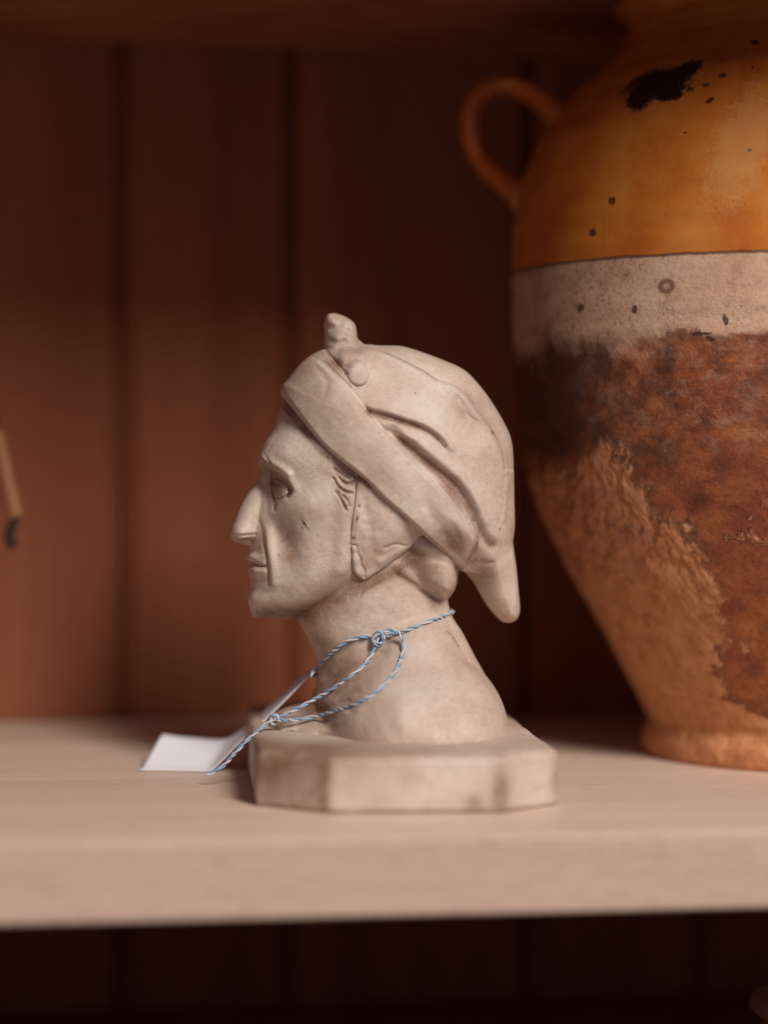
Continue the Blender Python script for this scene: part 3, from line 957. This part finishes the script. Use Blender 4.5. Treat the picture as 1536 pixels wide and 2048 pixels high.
for px_, py_, d_, rx_, rz_, am in ((585, 1590, 0.640, 0.012, 0.004, 0.6), (560, 1530, 0.642, 0.014, 0.006, 0.8), (650, 1560, 0.632, 0.0022, 0.010, 0.6), (1003, 1570, 0.632, 0.0022, 0.006, 1.0), (1003, 1600, 0.632, 0.0016, 0.003, 1.2), (950, 1605, 0.631, 0.003, 0.0022, 0.7),
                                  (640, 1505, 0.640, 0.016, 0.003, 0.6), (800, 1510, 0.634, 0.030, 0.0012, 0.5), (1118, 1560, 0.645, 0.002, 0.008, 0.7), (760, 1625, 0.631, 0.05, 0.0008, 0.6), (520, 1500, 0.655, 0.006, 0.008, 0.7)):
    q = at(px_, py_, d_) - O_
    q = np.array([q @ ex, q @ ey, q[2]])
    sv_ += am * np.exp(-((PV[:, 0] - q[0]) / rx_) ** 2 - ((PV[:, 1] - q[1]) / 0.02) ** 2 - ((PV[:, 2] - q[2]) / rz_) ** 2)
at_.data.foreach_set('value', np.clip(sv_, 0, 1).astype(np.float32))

# ------------------------------------------------------------------ price tag: twine and card
def on_surf(px, py, lift=6, v0=100):
    v = v0
    for _ in range(8):
        u = conv([(px, py)], v)[0]
        v = 0.4 * v + 0.6 * (max(float(bil(fig, np.array([u[0]]), np.array([u[1]]))[0]), 0) + lift)
    return loc3(px, py, v)


def to_w(q):
    return O_ + ex * q[0] + ey * q[1] + np.array([0, 0, q[2]])


ptag = tag(empty("price_tag", to_w(on_surf(757, 1275))), "blank white card tag on blue and white twine looped round the bust's neck", "tag")
PT = np.array(ptag.location)
tv, tf, tmi = [], [], []


def add_tube(P, rad, mi, sides=7):
    V, Fc = tube_data(P, rad, sides)
    b = sum(len(a) for a in tv)
    tv.append(V - PT)
    tf.extend([tuple(b + i for i in f) for f in Fc])
    tmi.extend([mi] * len(Fc))


def twine(ctrl, r=0.00033, pitch=0.0060, phase=0.0):
    P, s = resample(spline(ctrl, False, 8), 0.00042)
    T, N, B = frames(P)
    wob = 0.00006 * np.sin(s * 900 + phase)
    for k, mi in ((0, 0), (1, 1)):
        a = 2 * np.pi * s / pitch + np.pi * k + phase + 0.9 * np.sin(s * 210 + phase * 3) + 0.5 * np.sin(s * 610 + phase)
        Q = P + (r * 0.92) * (np.cos(a)[:, None] * N + np.sin(a)[:, None] * B) + wob[:, None] * N
        add_tube(Q, r * (1 + 0.12 * np.sin(s * 1700 + 5 * k + phase) * np.sin(s * 430)), mi)
    for _ in range(int(s[-1] / 0.0022)):                   # stray fibres
        i_ = int(RNG.integers(2, len(P) - 2))
        dv = RNG.standard_normal(3)
        dv /= np.linalg.norm(dv)
        L_ = RNG.uniform(0.0006, 0.0016)
        fb = np.array([P[i_] + dv * r, P[i_] + dv * (r + L_ * 0.5) + T[i_] * L_ * 0.5, P[i_] + dv * (r + L_ * 0.6) + T[i_] * L_ * 1.1])
        add_tube(spline(fb, False, 2), 0.000035, int(RNG.integers(0, 2)), 3)


knotp = on_surf(757, 1276, 9)
S3 = lambda px, py, l=7, v0=100: to_w(on_surf(px, py, l, v0))
L3 = lambda px, py, v: to_w(loc3(px, py, v))


def LS(px, py, v, lift=7):
    """v, but never sunk into the figure"""
    q = on_surf(px, py, lift, v)
    return L3(px, py, max(v, -q[1] / SC))


# round the neck: near side, nape, far side, throat
near_r = [S3(757, 1276, 8), S3(785, 1269), S3(815, 1259), S3(850, 1246), S3(880, 1234), L3(900, 1227, 30), L3(906, 1224, 0)]
far = [to_w(np.array([loc3(900, 1227, 30)[0], 0.0058, loc3(900, 1227, 30)[2]])), L3(840, 1246, -118), L3(760, 1275, -124), L3(680, 1320, -118), L3(640, 1345, -70)]
near_l = [L3(622, 1352, 15), S3(634, 1336, 8, 30), S3(650, 1319, 8), S3(672, 1298, 8), S3(696, 1282, 8), S3(722, 1274, 8), S3(745, 1273, 8), S3(757, 1276, 9)]
twine(near_r + far + near_l)
vk = -knotp[1] / SC
loop = [LS(755, 1283, vk + 2), LS(757, 1270, vk + 10), LS(770, 1262, vk + 14), LS(790, 1262, vk + 20), LS(803, 1274, vk + 26), LS(807, 1298, vk + 30), LS(800, 1325, vk + 38), LS(784, 1352, vk + 46),
        LS(757, 1380, vk + 52), LS(720, 1403, vk + 52), LS(680, 1419, vk + 44), LS(635, 1432, vk + 36), LS(590, 1440, vk + 24), LS(560, 1440, vk + 12), LS(545, 1437, vk + 4)]
twine(loop, phase=1.0)
tail_ = [LS(757, 1276, vk + 8), LS(752, 1290, vk + 8), LS(742, 1310, vk + 8), LS(728, 1330, vk + 8), LS(706, 1349, vk + 10), LS(675, 1371, vk + 12), LS(640, 1392, vk + 10), LS(600, 1414, vk + 8), LS(560, 1434, vk + 6),
         LS(540, 1443, vk + 5), LS(518, 1460, vk + 6), LS(494, 1481, vk + 8), LS(470, 1506, vk + 9), LS(448, 1530, vk + 9), LS(425, 1545, vk + 10), LS(412, 1550, vk + 10)]
twine(tail_, phase=2.2)
# the knot
kc = np.array([L3(757, 1277, vk + 4)])[0]
kp = []
for i in range(26):
    a = i / 25 * 2 * np.pi * 1.9
    kp.append(kc + R_ * 0.0013 * math.cos(a) * (1 + 0.2 * math.sin(i)) + U_ * 0.0017 * math.sin(a) - F_ * (0.0012 * math.cos(a * 0.5) + 0.0004))
twine(np.array(kp), r=0.0004, phase=0.4)
kp = []
kc2 = L3(548, 1438, vk + 5)
for i in range(18):
    a = i / 17 * 2 * np.pi * 1.2
    kp.append(kc2 + R_ * 0.0011 * math.cos(a) + U_ * 0.0012 * math.sin(a) - F_ * 0.0008 * math.cos(a * 0.5))
twine(np.array(kp), r=0.00036)
mesh("twine", np.concatenate(tv), tf, None, ptag, True, [M_BLUE, M_WHITE], tmi)
# card: near and far long edges
near = [at(278, 1546, 0.716), at(322, 1548, 0.7155), at(365, 1549.5, 0.715), at(398, 1551, 0.7145), at(416, 1547, 0.714), at(436, 1530, 0.7135), at(470, 1495, 0.713), at(505, 1462, 0.7125), at(540, 1431, 0.712), at(580, 1391, 0.711), at(624, 1346, 0.710)]
fare = [at(324, 1467, 0.737), at(362, 1472, 0.737), at(400, 1475, 0.737), at(432, 1477, 0.7365), at(455, 1474, 0.736), at(476, 1462, 0.7355), at(500, 1444, 0.735), at(522, 1426, 0.7345), at(546, 1403, 0.734), at(580, 1372, 0.732), at(617, 1341, 0.726)]
A, B_ = spline(near, False, 4), spline(fare, False, 4)
n, mcols = len(A), 8
grid = np.array([[A[i] * (1 - j / mcols) + B_[i] * (j / mcols) for j in range(mcols + 1)] for i in range(n)])
nrm = np.cross(np.gradient(grid, axis=0), np.gradient(grid, axis=1))
nrm /= np.linalg.norm(nrm, axis=2)[..., None] + 1e-12
grid[..., 2] = np.maximum(grid[..., 2], 0.0004)
top = (grid + nrm * 0.00015).reshape(-1, 3) - PT
bot = (grid - nrm * 0.00015).reshape(-1, 3) - PT
cv = np.concatenate([top, bot])
cf = []
W_ = mcols + 1
NN = n * W_
for i in range(n - 1):
    for j in range(mcols):
        q = (i * W_ + j, (i + 1) * W_ + j, (i + 1) * W_ + j + 1, i * W_ + j + 1)
        cf.append(q)
        cf.append(tuple(NN + k for k in q[::-1]))
per = [(i, 0) for i in range(n)] + [(n - 1, j) for j in range(1, W_)] + [(i, mcols) for i in range(n - 2, -1, -1)] + [(0, j) for j in range(mcols - 1, 0, -1)]
pi_ = [i * W_ + j for i, j in per]
for a, b in zip(pi_, pi_[1:] + pi_[:1]):
    cf.append((b, a, NN + a, NN + b))
mesh("card", cv, cf, M_PAPER, ptag, True)

# ------------------------------------------------------------------ glazed jug
JD = 0.775
JX, JY = at(1640, 1000, JD)[:2]
jug = tag(empty("glazed_jug", (JX, JY, 0), -PSI), "big worn earthenware jug with orange glazed shoulder and one loop handle", "jug")
k = JD / FPX
zj = lambda py: HCAM + (950 - py) * k
prof_px = [(1300, 1508), (1293, 1500), (1290, 1485), (1292, 1470), (1299, 1455), (1303, 1443), (1298, 1428), (1285, 1402), (1252, 1342), (1192, 1232), (1130, 1120), (1082, 1018), (1054, 935), (1036, 850), (1028, 760), (1024, 680), (1023, 600), (1023, 530),
           (1027, 460), (1036, 400), (1055, 335), (1083, 275), (1118, 222), (1155, 182), (1190, 150), (1222, 118), (1242, 90), (1250, 60), (1247, 42), (1236, 30), (1222, 24)]
pr = [((1640 - x) * k, zj(y)) for x, y in prof_px]
z0 = pr[0][1]
pr = [(r, z - z0) for r, z in pr]
rim = pr[-1][1]
pr = [tuple(p) for p in spline(pr, False, 5)]
rr = pr[-1][0]
pr += [(rr - 0.003, rim + 0.0018), (rr - 0.007, rim + 0.0005), (rr - 0.009, rim - 0.004), (rr - 0.010, rim - 0.02)]
pr = [(pr[0][0] - 0.006, 0.002), (pr[0][0] - 0.002, 0.0)] + pr
lv_, lf_ = lathe(pr, 160)
nb_ = len(pr)
lf_.append(tuple(range(160))[::-1])
# hand-thrown unevenness
ang = np.arctan2(lv_[:, 1], lv_[:, 0])
rad_ = np.hypot(lv_[:, 0], lv_[:, 1])
dr = 0.0006 * np.sin(2 * ang + 1.0) + 0.0004 * np.sin(3 * ang + lv_[:, 2] * 60) + 0.00018 * np.sin(lv_[:, 2] * 1500) + 0.0002 * np.sin(lv_[:, 2] * 700 + ang)
s_ = 1 + dr / np.maximum(rad_, 0.02) * np.clip(lv_[:, 2] / 0.02, 0, 1)
lv_[:, 0] *= s_
lv_[:, 1] *= s_

def hit(px, py):
    """jug-local (x, z, y) of the place seen at (px, py)"""
    r = at(px, py, 1.0) - CAM
    best = CAM + r * 0.75
    for d in np.linspace(0.62, 0.80, 500):
        p = CAM + r * d
        R = np.interp(p[2], [q[1] for q in pr[2:-4]], [q[0] for q in pr[2:-4]])
        if math.hypot(p[0] - JX, p[1] - JY) < R:
            best = p
            break
    a, b = best[0] - JX, best[1] - JY
    return a * math.cos(PSI) - b * math.sin(PSI), best[2], a * math.sin(PSI) + b * math.cos(PSI)


t = NT("worn_jug_glaze")
o = t.coord()
sep = t.n('ShaderNodeSeparateXYZ', i={0: o}).outputs
ox, oz = sep[0], sep[2]
nb = t.noise(o, 55, 5, 0.6)
nm = t.noise(o, 180, 5, 0.65)
nf = t.noise(o, 900, 4, 0.65)
nbig = t.noise(o, 18, 3, 0.5)
# orange honey glaze
org = t.ramp(nb, [(0.25, (0.42, 0.095, 0.013)), (0.5, (0.54, 0.170, 0.024)), (0.75, (0.62, 0.245, 0.044))])
org = t.mix(t.math('MULTIPLY', t.ss(nf, 0.64, 0.74), 0.5), org, (0.20, 0.055, 0.015))
spots = t.ss(t.noise(o, 420, 1, 0.4), 0.79, 0.82)
org = t.mix(spots, org, (0.05, 0.018, 0.010))
# cream slip band
crm = t.ramp(nb, [(0.28, (0.44, 0.255, 0.145)), (0.5, (0.60, 0.385, 0.245)), (0.75, (0.66, 0.445, 0.295))])
crm = t.mix(t.math('MULTIPLY', t.ss(nm, 0.50, 0.68), 0.42), crm, (0.32, 0.16, 0.088))
crm = t.mix(t.math('MULTIPLY', t.math('MULTIPLY', t.ss(nf, 0.54, 0.63), t.ss(nbig, 0.40, 0.62)), 0.7), crm, (0.16, 0.06, 0.03))
# dark bare body with thrown lines
ln = t.noise(t.mapping(o, (60, 60, 520)), 1.0, 4, 0.65)
wsh = t.noise(t.mapping(o, (75, 75, 95)), 1.0, 8, 0.72)
pit = t.noise(o, 520, 5, 0.75)
brn = t.ramp(wsh, [(0.32, (0.075, 0.025, 0.013)), (0.47, (0.23, 0.064, 0.020)), (0.58, (0.38, 0.120, 0.038)), (0.72, (0.47, 0.18, 0.064))])
brn = t.mix(t.math('MULTIPLY', t.ss(nbig, 0.44, 0.62), 0.6), brn, (0.29, 0.062, 0.018))
brn = t.mix(t.math('MULTIPLY', t.math('MULTIPLY', t.ss(ln, 0.55, 0.68), t.ss(oz, 0.085, 0.105)), 0.32), brn, (0.06, 0.026, 0.018))
brn = t.mix(t.math('MULTIPLY', t.ss(pit, 0.56, 0.66), 0.55), brn, (0.055, 0.022, 0.015))
brn = t.mix(t.math('MULTIPLY', t.ss(pit, 0.42, 0.33), 0.30), brn, (0.46, 0.23, 0.125))
ash = t.ss(t.noise(t.mapping(o, (130, 130, 170), (0.3, 0.1, 0.2)), 1.0, 7, 0.75), 0.47, 0.66)
ash = t.math('MULTIPLY', ash, t.ss(t.math('ADD', ox, t.math('MULTIPLY', nb, 0.03)), 0.000, -0.035))
brn = t.mix(t.math('MULTIPLY', t.math('MULTIPLY', ash, t.ss(oz, 0.085, 0.108)), 0.5), brn, (0.42, 0.27, 0.18))
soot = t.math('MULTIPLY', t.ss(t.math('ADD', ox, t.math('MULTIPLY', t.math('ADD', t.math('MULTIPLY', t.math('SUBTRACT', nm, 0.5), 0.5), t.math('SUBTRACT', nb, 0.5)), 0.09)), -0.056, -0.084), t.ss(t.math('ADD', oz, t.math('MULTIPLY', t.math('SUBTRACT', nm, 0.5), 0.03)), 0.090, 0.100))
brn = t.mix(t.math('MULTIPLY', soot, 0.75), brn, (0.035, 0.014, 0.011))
# raw tan clay where the skin flaked off
tan = t.ramp(nm, [(0.28, (0.40, 0.145, 0.053)), (0.5, (0.56, 0.235, 0.097)), (0.74, (0.63, 0.30, 0.14))])
tan = t.mix(t.math('MULTIPLY', t.ss(nb, 0.52, 0.70), 0.55), tan, (0.30, 0.105, 0.042))
# zone masks
wob = t.math('MULTIPLY', t.math('SUBTRACT', nm, 0.5), 0.004)
wob2 = t.math('MULTIPLY', t.math('SUBTRACT', nb, 0.5), 0.020)
m_org = t.ss(t.math('ADD', oz, t.math('MULTIPLY', wob, 0.25)), 0.1533, 0.1538)
line = t.math('SUBTRACT', 1.0, t.ss(t.math('ABSOLUTE', t.math('SUBTRACT', t.math('ADD', oz, t.math('MULTIPLY', wob, 0.3)), 0.1534)), 0.0002, 0.0007))
lo_b = t.math('ADD', t.math('ADD', oz, wob), t.math('MULTIPLY', t.math('ADD', wob2, t.math('MULTIPLY', t.math('SUBTRACT', nm, 0.5), 0.014)), t.ss(ox, -0.035, -0.075)))
lft_ = t.ss(ox, -0.045, -0.075)
m_crm = t.math('ADD', t.math('MULTIPLY', t.ss(lo_b, 0.1294, 0.1312), t.math('SUBTRACT', 1.0, lft_)), t.math('MULTIPLY', t.ss(lo_b, 0.1235, 0.1355), lft_))
cv_ = t.n('ShaderNodeFloatCurve', i={'Value': t.math('DIVIDE', oz, 0.12)})
cu = cv_.mapping.curves[0]
pts = [(0.0, 1.0), (0.10, 1.0)]
for x_, y_ in ((1500, 1420), (1452, 1370), (1438, 1280), (1432, 1200), (1412, 1120), (1350, 1040), (1296, 960), (1245, 890), (1190, 835), (1140, 800)):
    q_ = hit(x_, y_)
    pts.append((q_[1] / 0.12, min(1.0, (q_[0] + 0.10) / 0.10)))
while len(cu.points) < len(pts):
    cu.points.new(0.5, 0.5)
for p, q in zip(cu.points, pts):
    p.location = q
cv_.mapping.update()
bx = t.math('SUBTRACT', t.math('MULTIPLY', cv_.outputs[0], 0.10), 0.10)     # boundary in metres, -0.10 .. 0
m_tan = t.ss(t.math('ADD', t.math('SUBTRACT', bx, ox), t.math('ADD', t.math('ADD', t.math('MULTIPLY', t.math('SUBTRACT', nm, 0.5), 0.020), t.math('MULTIPLY', t.math('SUBTRACT', nf, 0.5), 0.004)), t.math('MULTIPLY', wob2, 1.3))), -0.0012, 0.0018)
isl = t.math('MULTIPLY', t.ss(t.noise(t.mapping(o, (1, 1, 1), (0.7, 0.2, 0.4)), 95, 5, 0.62), 0.60, 0.63), t.ss(t.math('SUBTRACT', t.math('ADD', bx, 0.045), ox), 0.0, 0.03))
m_tan = t.math('MAXIMUM', m_tan, t.math('MULTIPLY', isl, t.ss(oz, 0.088, 0.070)))
m_tan = t.math('MULTIPLY', m_tan, t.ss(t.math('SUBTRACT', t.math('ADD', oz, t.math('ADD', t.math('MULTIPLY', wob2, 0.7), t.math('MULTIPLY', wob, 1.5))), t.math('MULTIPLY', t.math('ADD', ox, 0.06), 0.5)), 0.1095, 0.1035))
col = t.mix(m_tan, brn, tan)
col = t.mix(m_crm, col, crm)
col = t.mix(m_org, col, org)
col = t.mix(t.math('MULTIPLY', line, 0.8), col, (0.05, 0.018, 0.010))


def spot(px, py, rx, ry, ang=0.0, nz=0.5, soft=0.15):
    """a mark on the jug at the place seen at (px, py)"""
    lx, lz, _ = hit(px, py)
    u = t.math('SUBTRACT', ox, float(lx))
    v = t.math('SUBTRACT', oz, float(lz))
    c_, s2 = math.cos(ang), math.sin(ang)
    a = t.math('DIVIDE', t.math('ADD', t.math('MULTIPLY', u, c_), t.math('MULTIPLY', v, s2)), rx)
    b = t.math('DIVIDE', t.math('SUBTRACT', t.math('MULTIPLY', v, c_), t.math('MULTIPLY', u, s2)), ry)
    dd = t.math('SQRT', t.math('ADD', t.math('MULTIPLY', a, a), t.math('MULTIPLY', b, b)))
    dd = t.math('ADD', dd, t.math('ADD', t.math('MULTIPLY', t.math('SUBTRACT', nm, 0.5), nz * 2), t.math('MULTIPLY', t.math('SUBTRACT', nf, 0.5), nz * 2.2)))
    front = t.ss(sep[1], 0.01, -0.01)
    return t.math('MULTIPLY', t.ss(dd, 1 + soft, 1 - soft), front)


chip = spot(1318, 168, 0.0085, 0.0050, 0.12, 0.55)
for a in ((1365, 145, 0.0060, 0.0024, 0.5, 0.5), (1282, 192, 0.0050, 0.0030, 0.9, 0.5), (1335, 185, 0.004, 0.003, 0, 0.4)):
    chip = t.math('MAXIMUM', chip, spot(*a))
small = spot(1500, 300, 0.0006, 0.0006)
for a in ((1185, 466, 0.0011, 0.0014, 0, 0.7), (1224, 402, 0.0009, 0.0014, 0, 0.7), (1420, 200, 0.0014, 0.0007, 0.6, 0.4), (1445, 150, 0.0012, 0.0008, 0, 0.4), (1412, 170, 0.0009, 0.0007, 0, 0.4), (1510, 85, 0.0014, 0.0010, 0, 0.4),
          (1160, 616, 0.0010, 0.0012, 0, 0.7), (1268, 620, 0.0008, 0.0013, 0, 0.7), (1400, 668, 0.0026, 0.0005, 0, 0.9), (1450, 640, 0.0008, 0.0016, 0.3, 0.9), (1420, 678, 0.0014, 0.0006, -0.4, 0.9)):
    small = t.math('MAXIMUM', small, spot(*a))
col = t.mix(t.math('MULTIPLY', small, 0.88), col, (0.05, 0.02, 0.013))
col = t.mix(chip, col, (0.018, 0.008, 0.007))
ringm = t.math('SUBTRACT', spot(1332, 573, 0.0023, 0.0023, 0, 0.15, 0.2), t.math('MULTIPLY', spot(1332, 573, 0.0009, 0.0009, 0, 0.1, 0.4), 0.6))
col = t.mix(t.math('MULTIPLY', ringm, 0.8), col, (0.15, 0.055, 0.03))
drip_highlight = spot(1485, 290, 0.0075, 0.018, -0.35, 0.7, 0.4)  # highlight painted into the glaze as a paler patch
col = t.mix(t.math('MULTIPLY', drip_highlight, 0.22), col, (0.78, 0.50, 0.22))
body_low = t.math('SUBTRACT', 1.0, m_org)
rg = t.math('ADD', 0.25, t.math('ADD', t.math('MULTIPLY', body_low, 0.32), t.math('MULTIPLY', nf, 0.10)))
rel = t.noise(t.mapping(o, (170, 170, 130), (0, 0, 0), (0.0, 0.7, 0.0)), 1.0, 2.5, 0.5)
h = t.math('ADD', t.math('MULTIPLY', t.math('MULTIPLY', rel, m_tan), t.math('ADD', 1.0, t.math('MULTIPLY', t.ss(oz, 0.03, 0.08), 3.2))), t.math('ADD', t.math('MULTIPLY', nf, t.math('ADD', 0.04, t.math('MULTIPLY', t.math('MULTIPLY', body_low, t.math('SUBTRACT', 1.0, m_crm)), 0.10))), t.math('MULTIPLY', t.math('MULTIPLY', t.math('ADD', t.math('MULTIPLY', ln, 0.5), pit), body_low), 0.16)))
h = t.math('SUBTRACT', h, t.math('ADD', t.math('MULTIPLY', m_tan, 0.9), t.math('MULTIPLY', chip, 0.5)))
M_JUG = t.out(Base_Color=col, Roughness=rg, Normal=t.bump(h, 1.0, 0.0020), Specular_IOR_Level=0.4)
mesh("body", lv_, lf_, M_JUG, jug)

t = NT("handle_glaze")
nb = t.noise(t.coord(), 60, 5, 0.6)
M_HAN = t.out(Base_Color=t.ramp(nb, [(0.25, (0.50, 0.125, 0.022)), (0.5, (0.62, 0.185, 0.034)), (0.75, (0.68, 0.25, 0.055))]), Roughness=0.38, Normal=t.bump(nb, 0.3, 0.001))
hd = 0.800
hp = [at(x + 5, y + 5, hd - dd) for x, y, dd in ((1135, 262, 0.03), (1112, 232, 0.022), (1090, 208, 0.012), (1055, 182, 0.004), (1015, 167, 0), (975, 172, 0), (948, 196, 0), (937, 235, 0), (942, 280, 0), (962, 320, 0), (995, 352, 0.004), (1028, 382, 0.012), (1058, 412, 0.024))]
hp = np.array(hp) - np.array([JX, JY, 0])
cr, sr = math.cos(PSI), math.sin(PSI)
hp = np.stack([hp[:, 0] * cr - hp[:, 1] * sr, hp[:, 0] * sr + hp[:, 1] * cr, hp[:, 2]], 1)
P, s = resample(spline(hp, False, 6), 0.0015)
endf = np.exp(-s / 0.010) + np.exp(-(s[-1] - s) / 0.010)
# strap: thin in the plane of the loop, wide across it
T_, N_, Bn = frames(P)
across = np.array([0.0, 1.0, 0.0])
vv, ff = [], []
sides = 14
for i in range(len(P)):
    nin = np.cross(T_[i], across)
    nin /= np.linalg.norm(nin)
    ac = np.cross(nin, T_[i])
    for q in range(sides):
        a = 2 * math.pi * q / sides
        vv.append(P[i] + nin * math.cos(a) * (0.0034 + 0.002 * endf[i]) + ac * math.sin(a) * (0.0075 + 0.003 * endf[i]))
for i in range(len(P) - 1):
    for q in range(sides):
        q2 = (q + 1) % sides
        ff.append((i * sides + q, i * sides + q2, (i + 1) * sides + q2, (i + 1) * sides + q))
ff += [tuple(range(sides))[::-1], tuple((len(P) - 1) * sides + q for q in range(sides))]
mesh("handle", vv, ff, M_HAN, jug)

# ------------------------------------------------------------------ wooden toggle hanging at the left
TD = 0.775
ta, tb = at(-8, 860, TD), at(33, 1036, TD)
tg = tag(empty("wooden_toggle", ta), "tan wooden toggle on a black cord hanging at the left edge", "toggle")
ax = tb - ta
L = np.linalg.norm(ax)
pp = np.array([ta + ax * s for s in (0, 0.015, 0.05, 0.3, 0.6, 0.9, 0.965, 0.985, 1.0)]) - ta
rads = np.array([0.0012, 0.0019, 0.0022, 0.0024, 0.0025, 0.0026, 0.0027, 0.0024, 0.0014])
V, Fc = tube_data(pp, rads, 16)
mesh("peg", V, Fc, M_TOGGLE, tg)
hook = np.array([at(-70, 400, TD)[0], at(-70, 400, TD)[1], UP_Z - 0.002])
cordp = [hook, at(-52, 500, TD), at(-26, 720, TD), at(-9, 850, TD), ta + ax * 0.02]
P1, _ = resample(spline([p - ta for p in cordp], False, 8), 0.002)
V1, F1 = tube_data(P1, 0.0011, 8)
endp = [tb - ax * 0.02, at(22, 1056, TD), at(19, 1070, TD), at(22, 1084, TD), at(28, 1093, TD)]
P2, _ = resample(spline([p - ta for p in endp], False, 8), 0.0008)
V2, F2 = tube_data(P2, np.linspace(0.0014, 0.0020, len(P2)), 10)
mesh("cord", np.concatenate([V1, V2]), F1 + [tuple(len(V1) + i for i in f) for f in F2], M_CORD, tg)
HP, _ = resample(np.array([hook + np.array([0.003 * math.sin(a), 0, -0.003 + 0.003 * math.cos(a)]) for a in np.linspace(0.0, 5.2, 20)]) - ta, 0.0006)
V, Fc = tube_data(np.concatenate([[hook + np.array([0, 0, 0.004]) - ta], HP]), 0.0007, 8)
mesh("hook", V, Fc, M_CORD, tg)

# ------------------------------------------------------------------ small jar on the lower shelf
jz = at(1500, 2012, 0.72)[2]
jc = at(1500, 2012, 0.72) + R_ * 0.030
hj = jz - LOW_Z
jar = tag(empty("stoneware_jar", (jc[0], jc[1], LOW_Z)), "small beige jar on the lower shelf at the bottom right corner", "jar")
pj = spline([(0.020, 0.0), (0.024, 0.003), (0.029, hj * 0.3), (0.030, hj * 0.55), (0.026, hj * 0.80), (0.025, hj * 0.86), (0.0285, hj * 0.95), (0.030, hj), (0.0285, hj + 0.003), (0.025, hj + 0.002), (0.023, hj - 0.004), (0.023, hj * 0.5), (0.018, 0.006), (0.001, 0.005)], False, 4)
V, Fc = lathe(pj, 64)
Fc.append(tuple(range(64))[::-1])
mesh("jar_body", V, Fc, M_STONEWARE, jar)
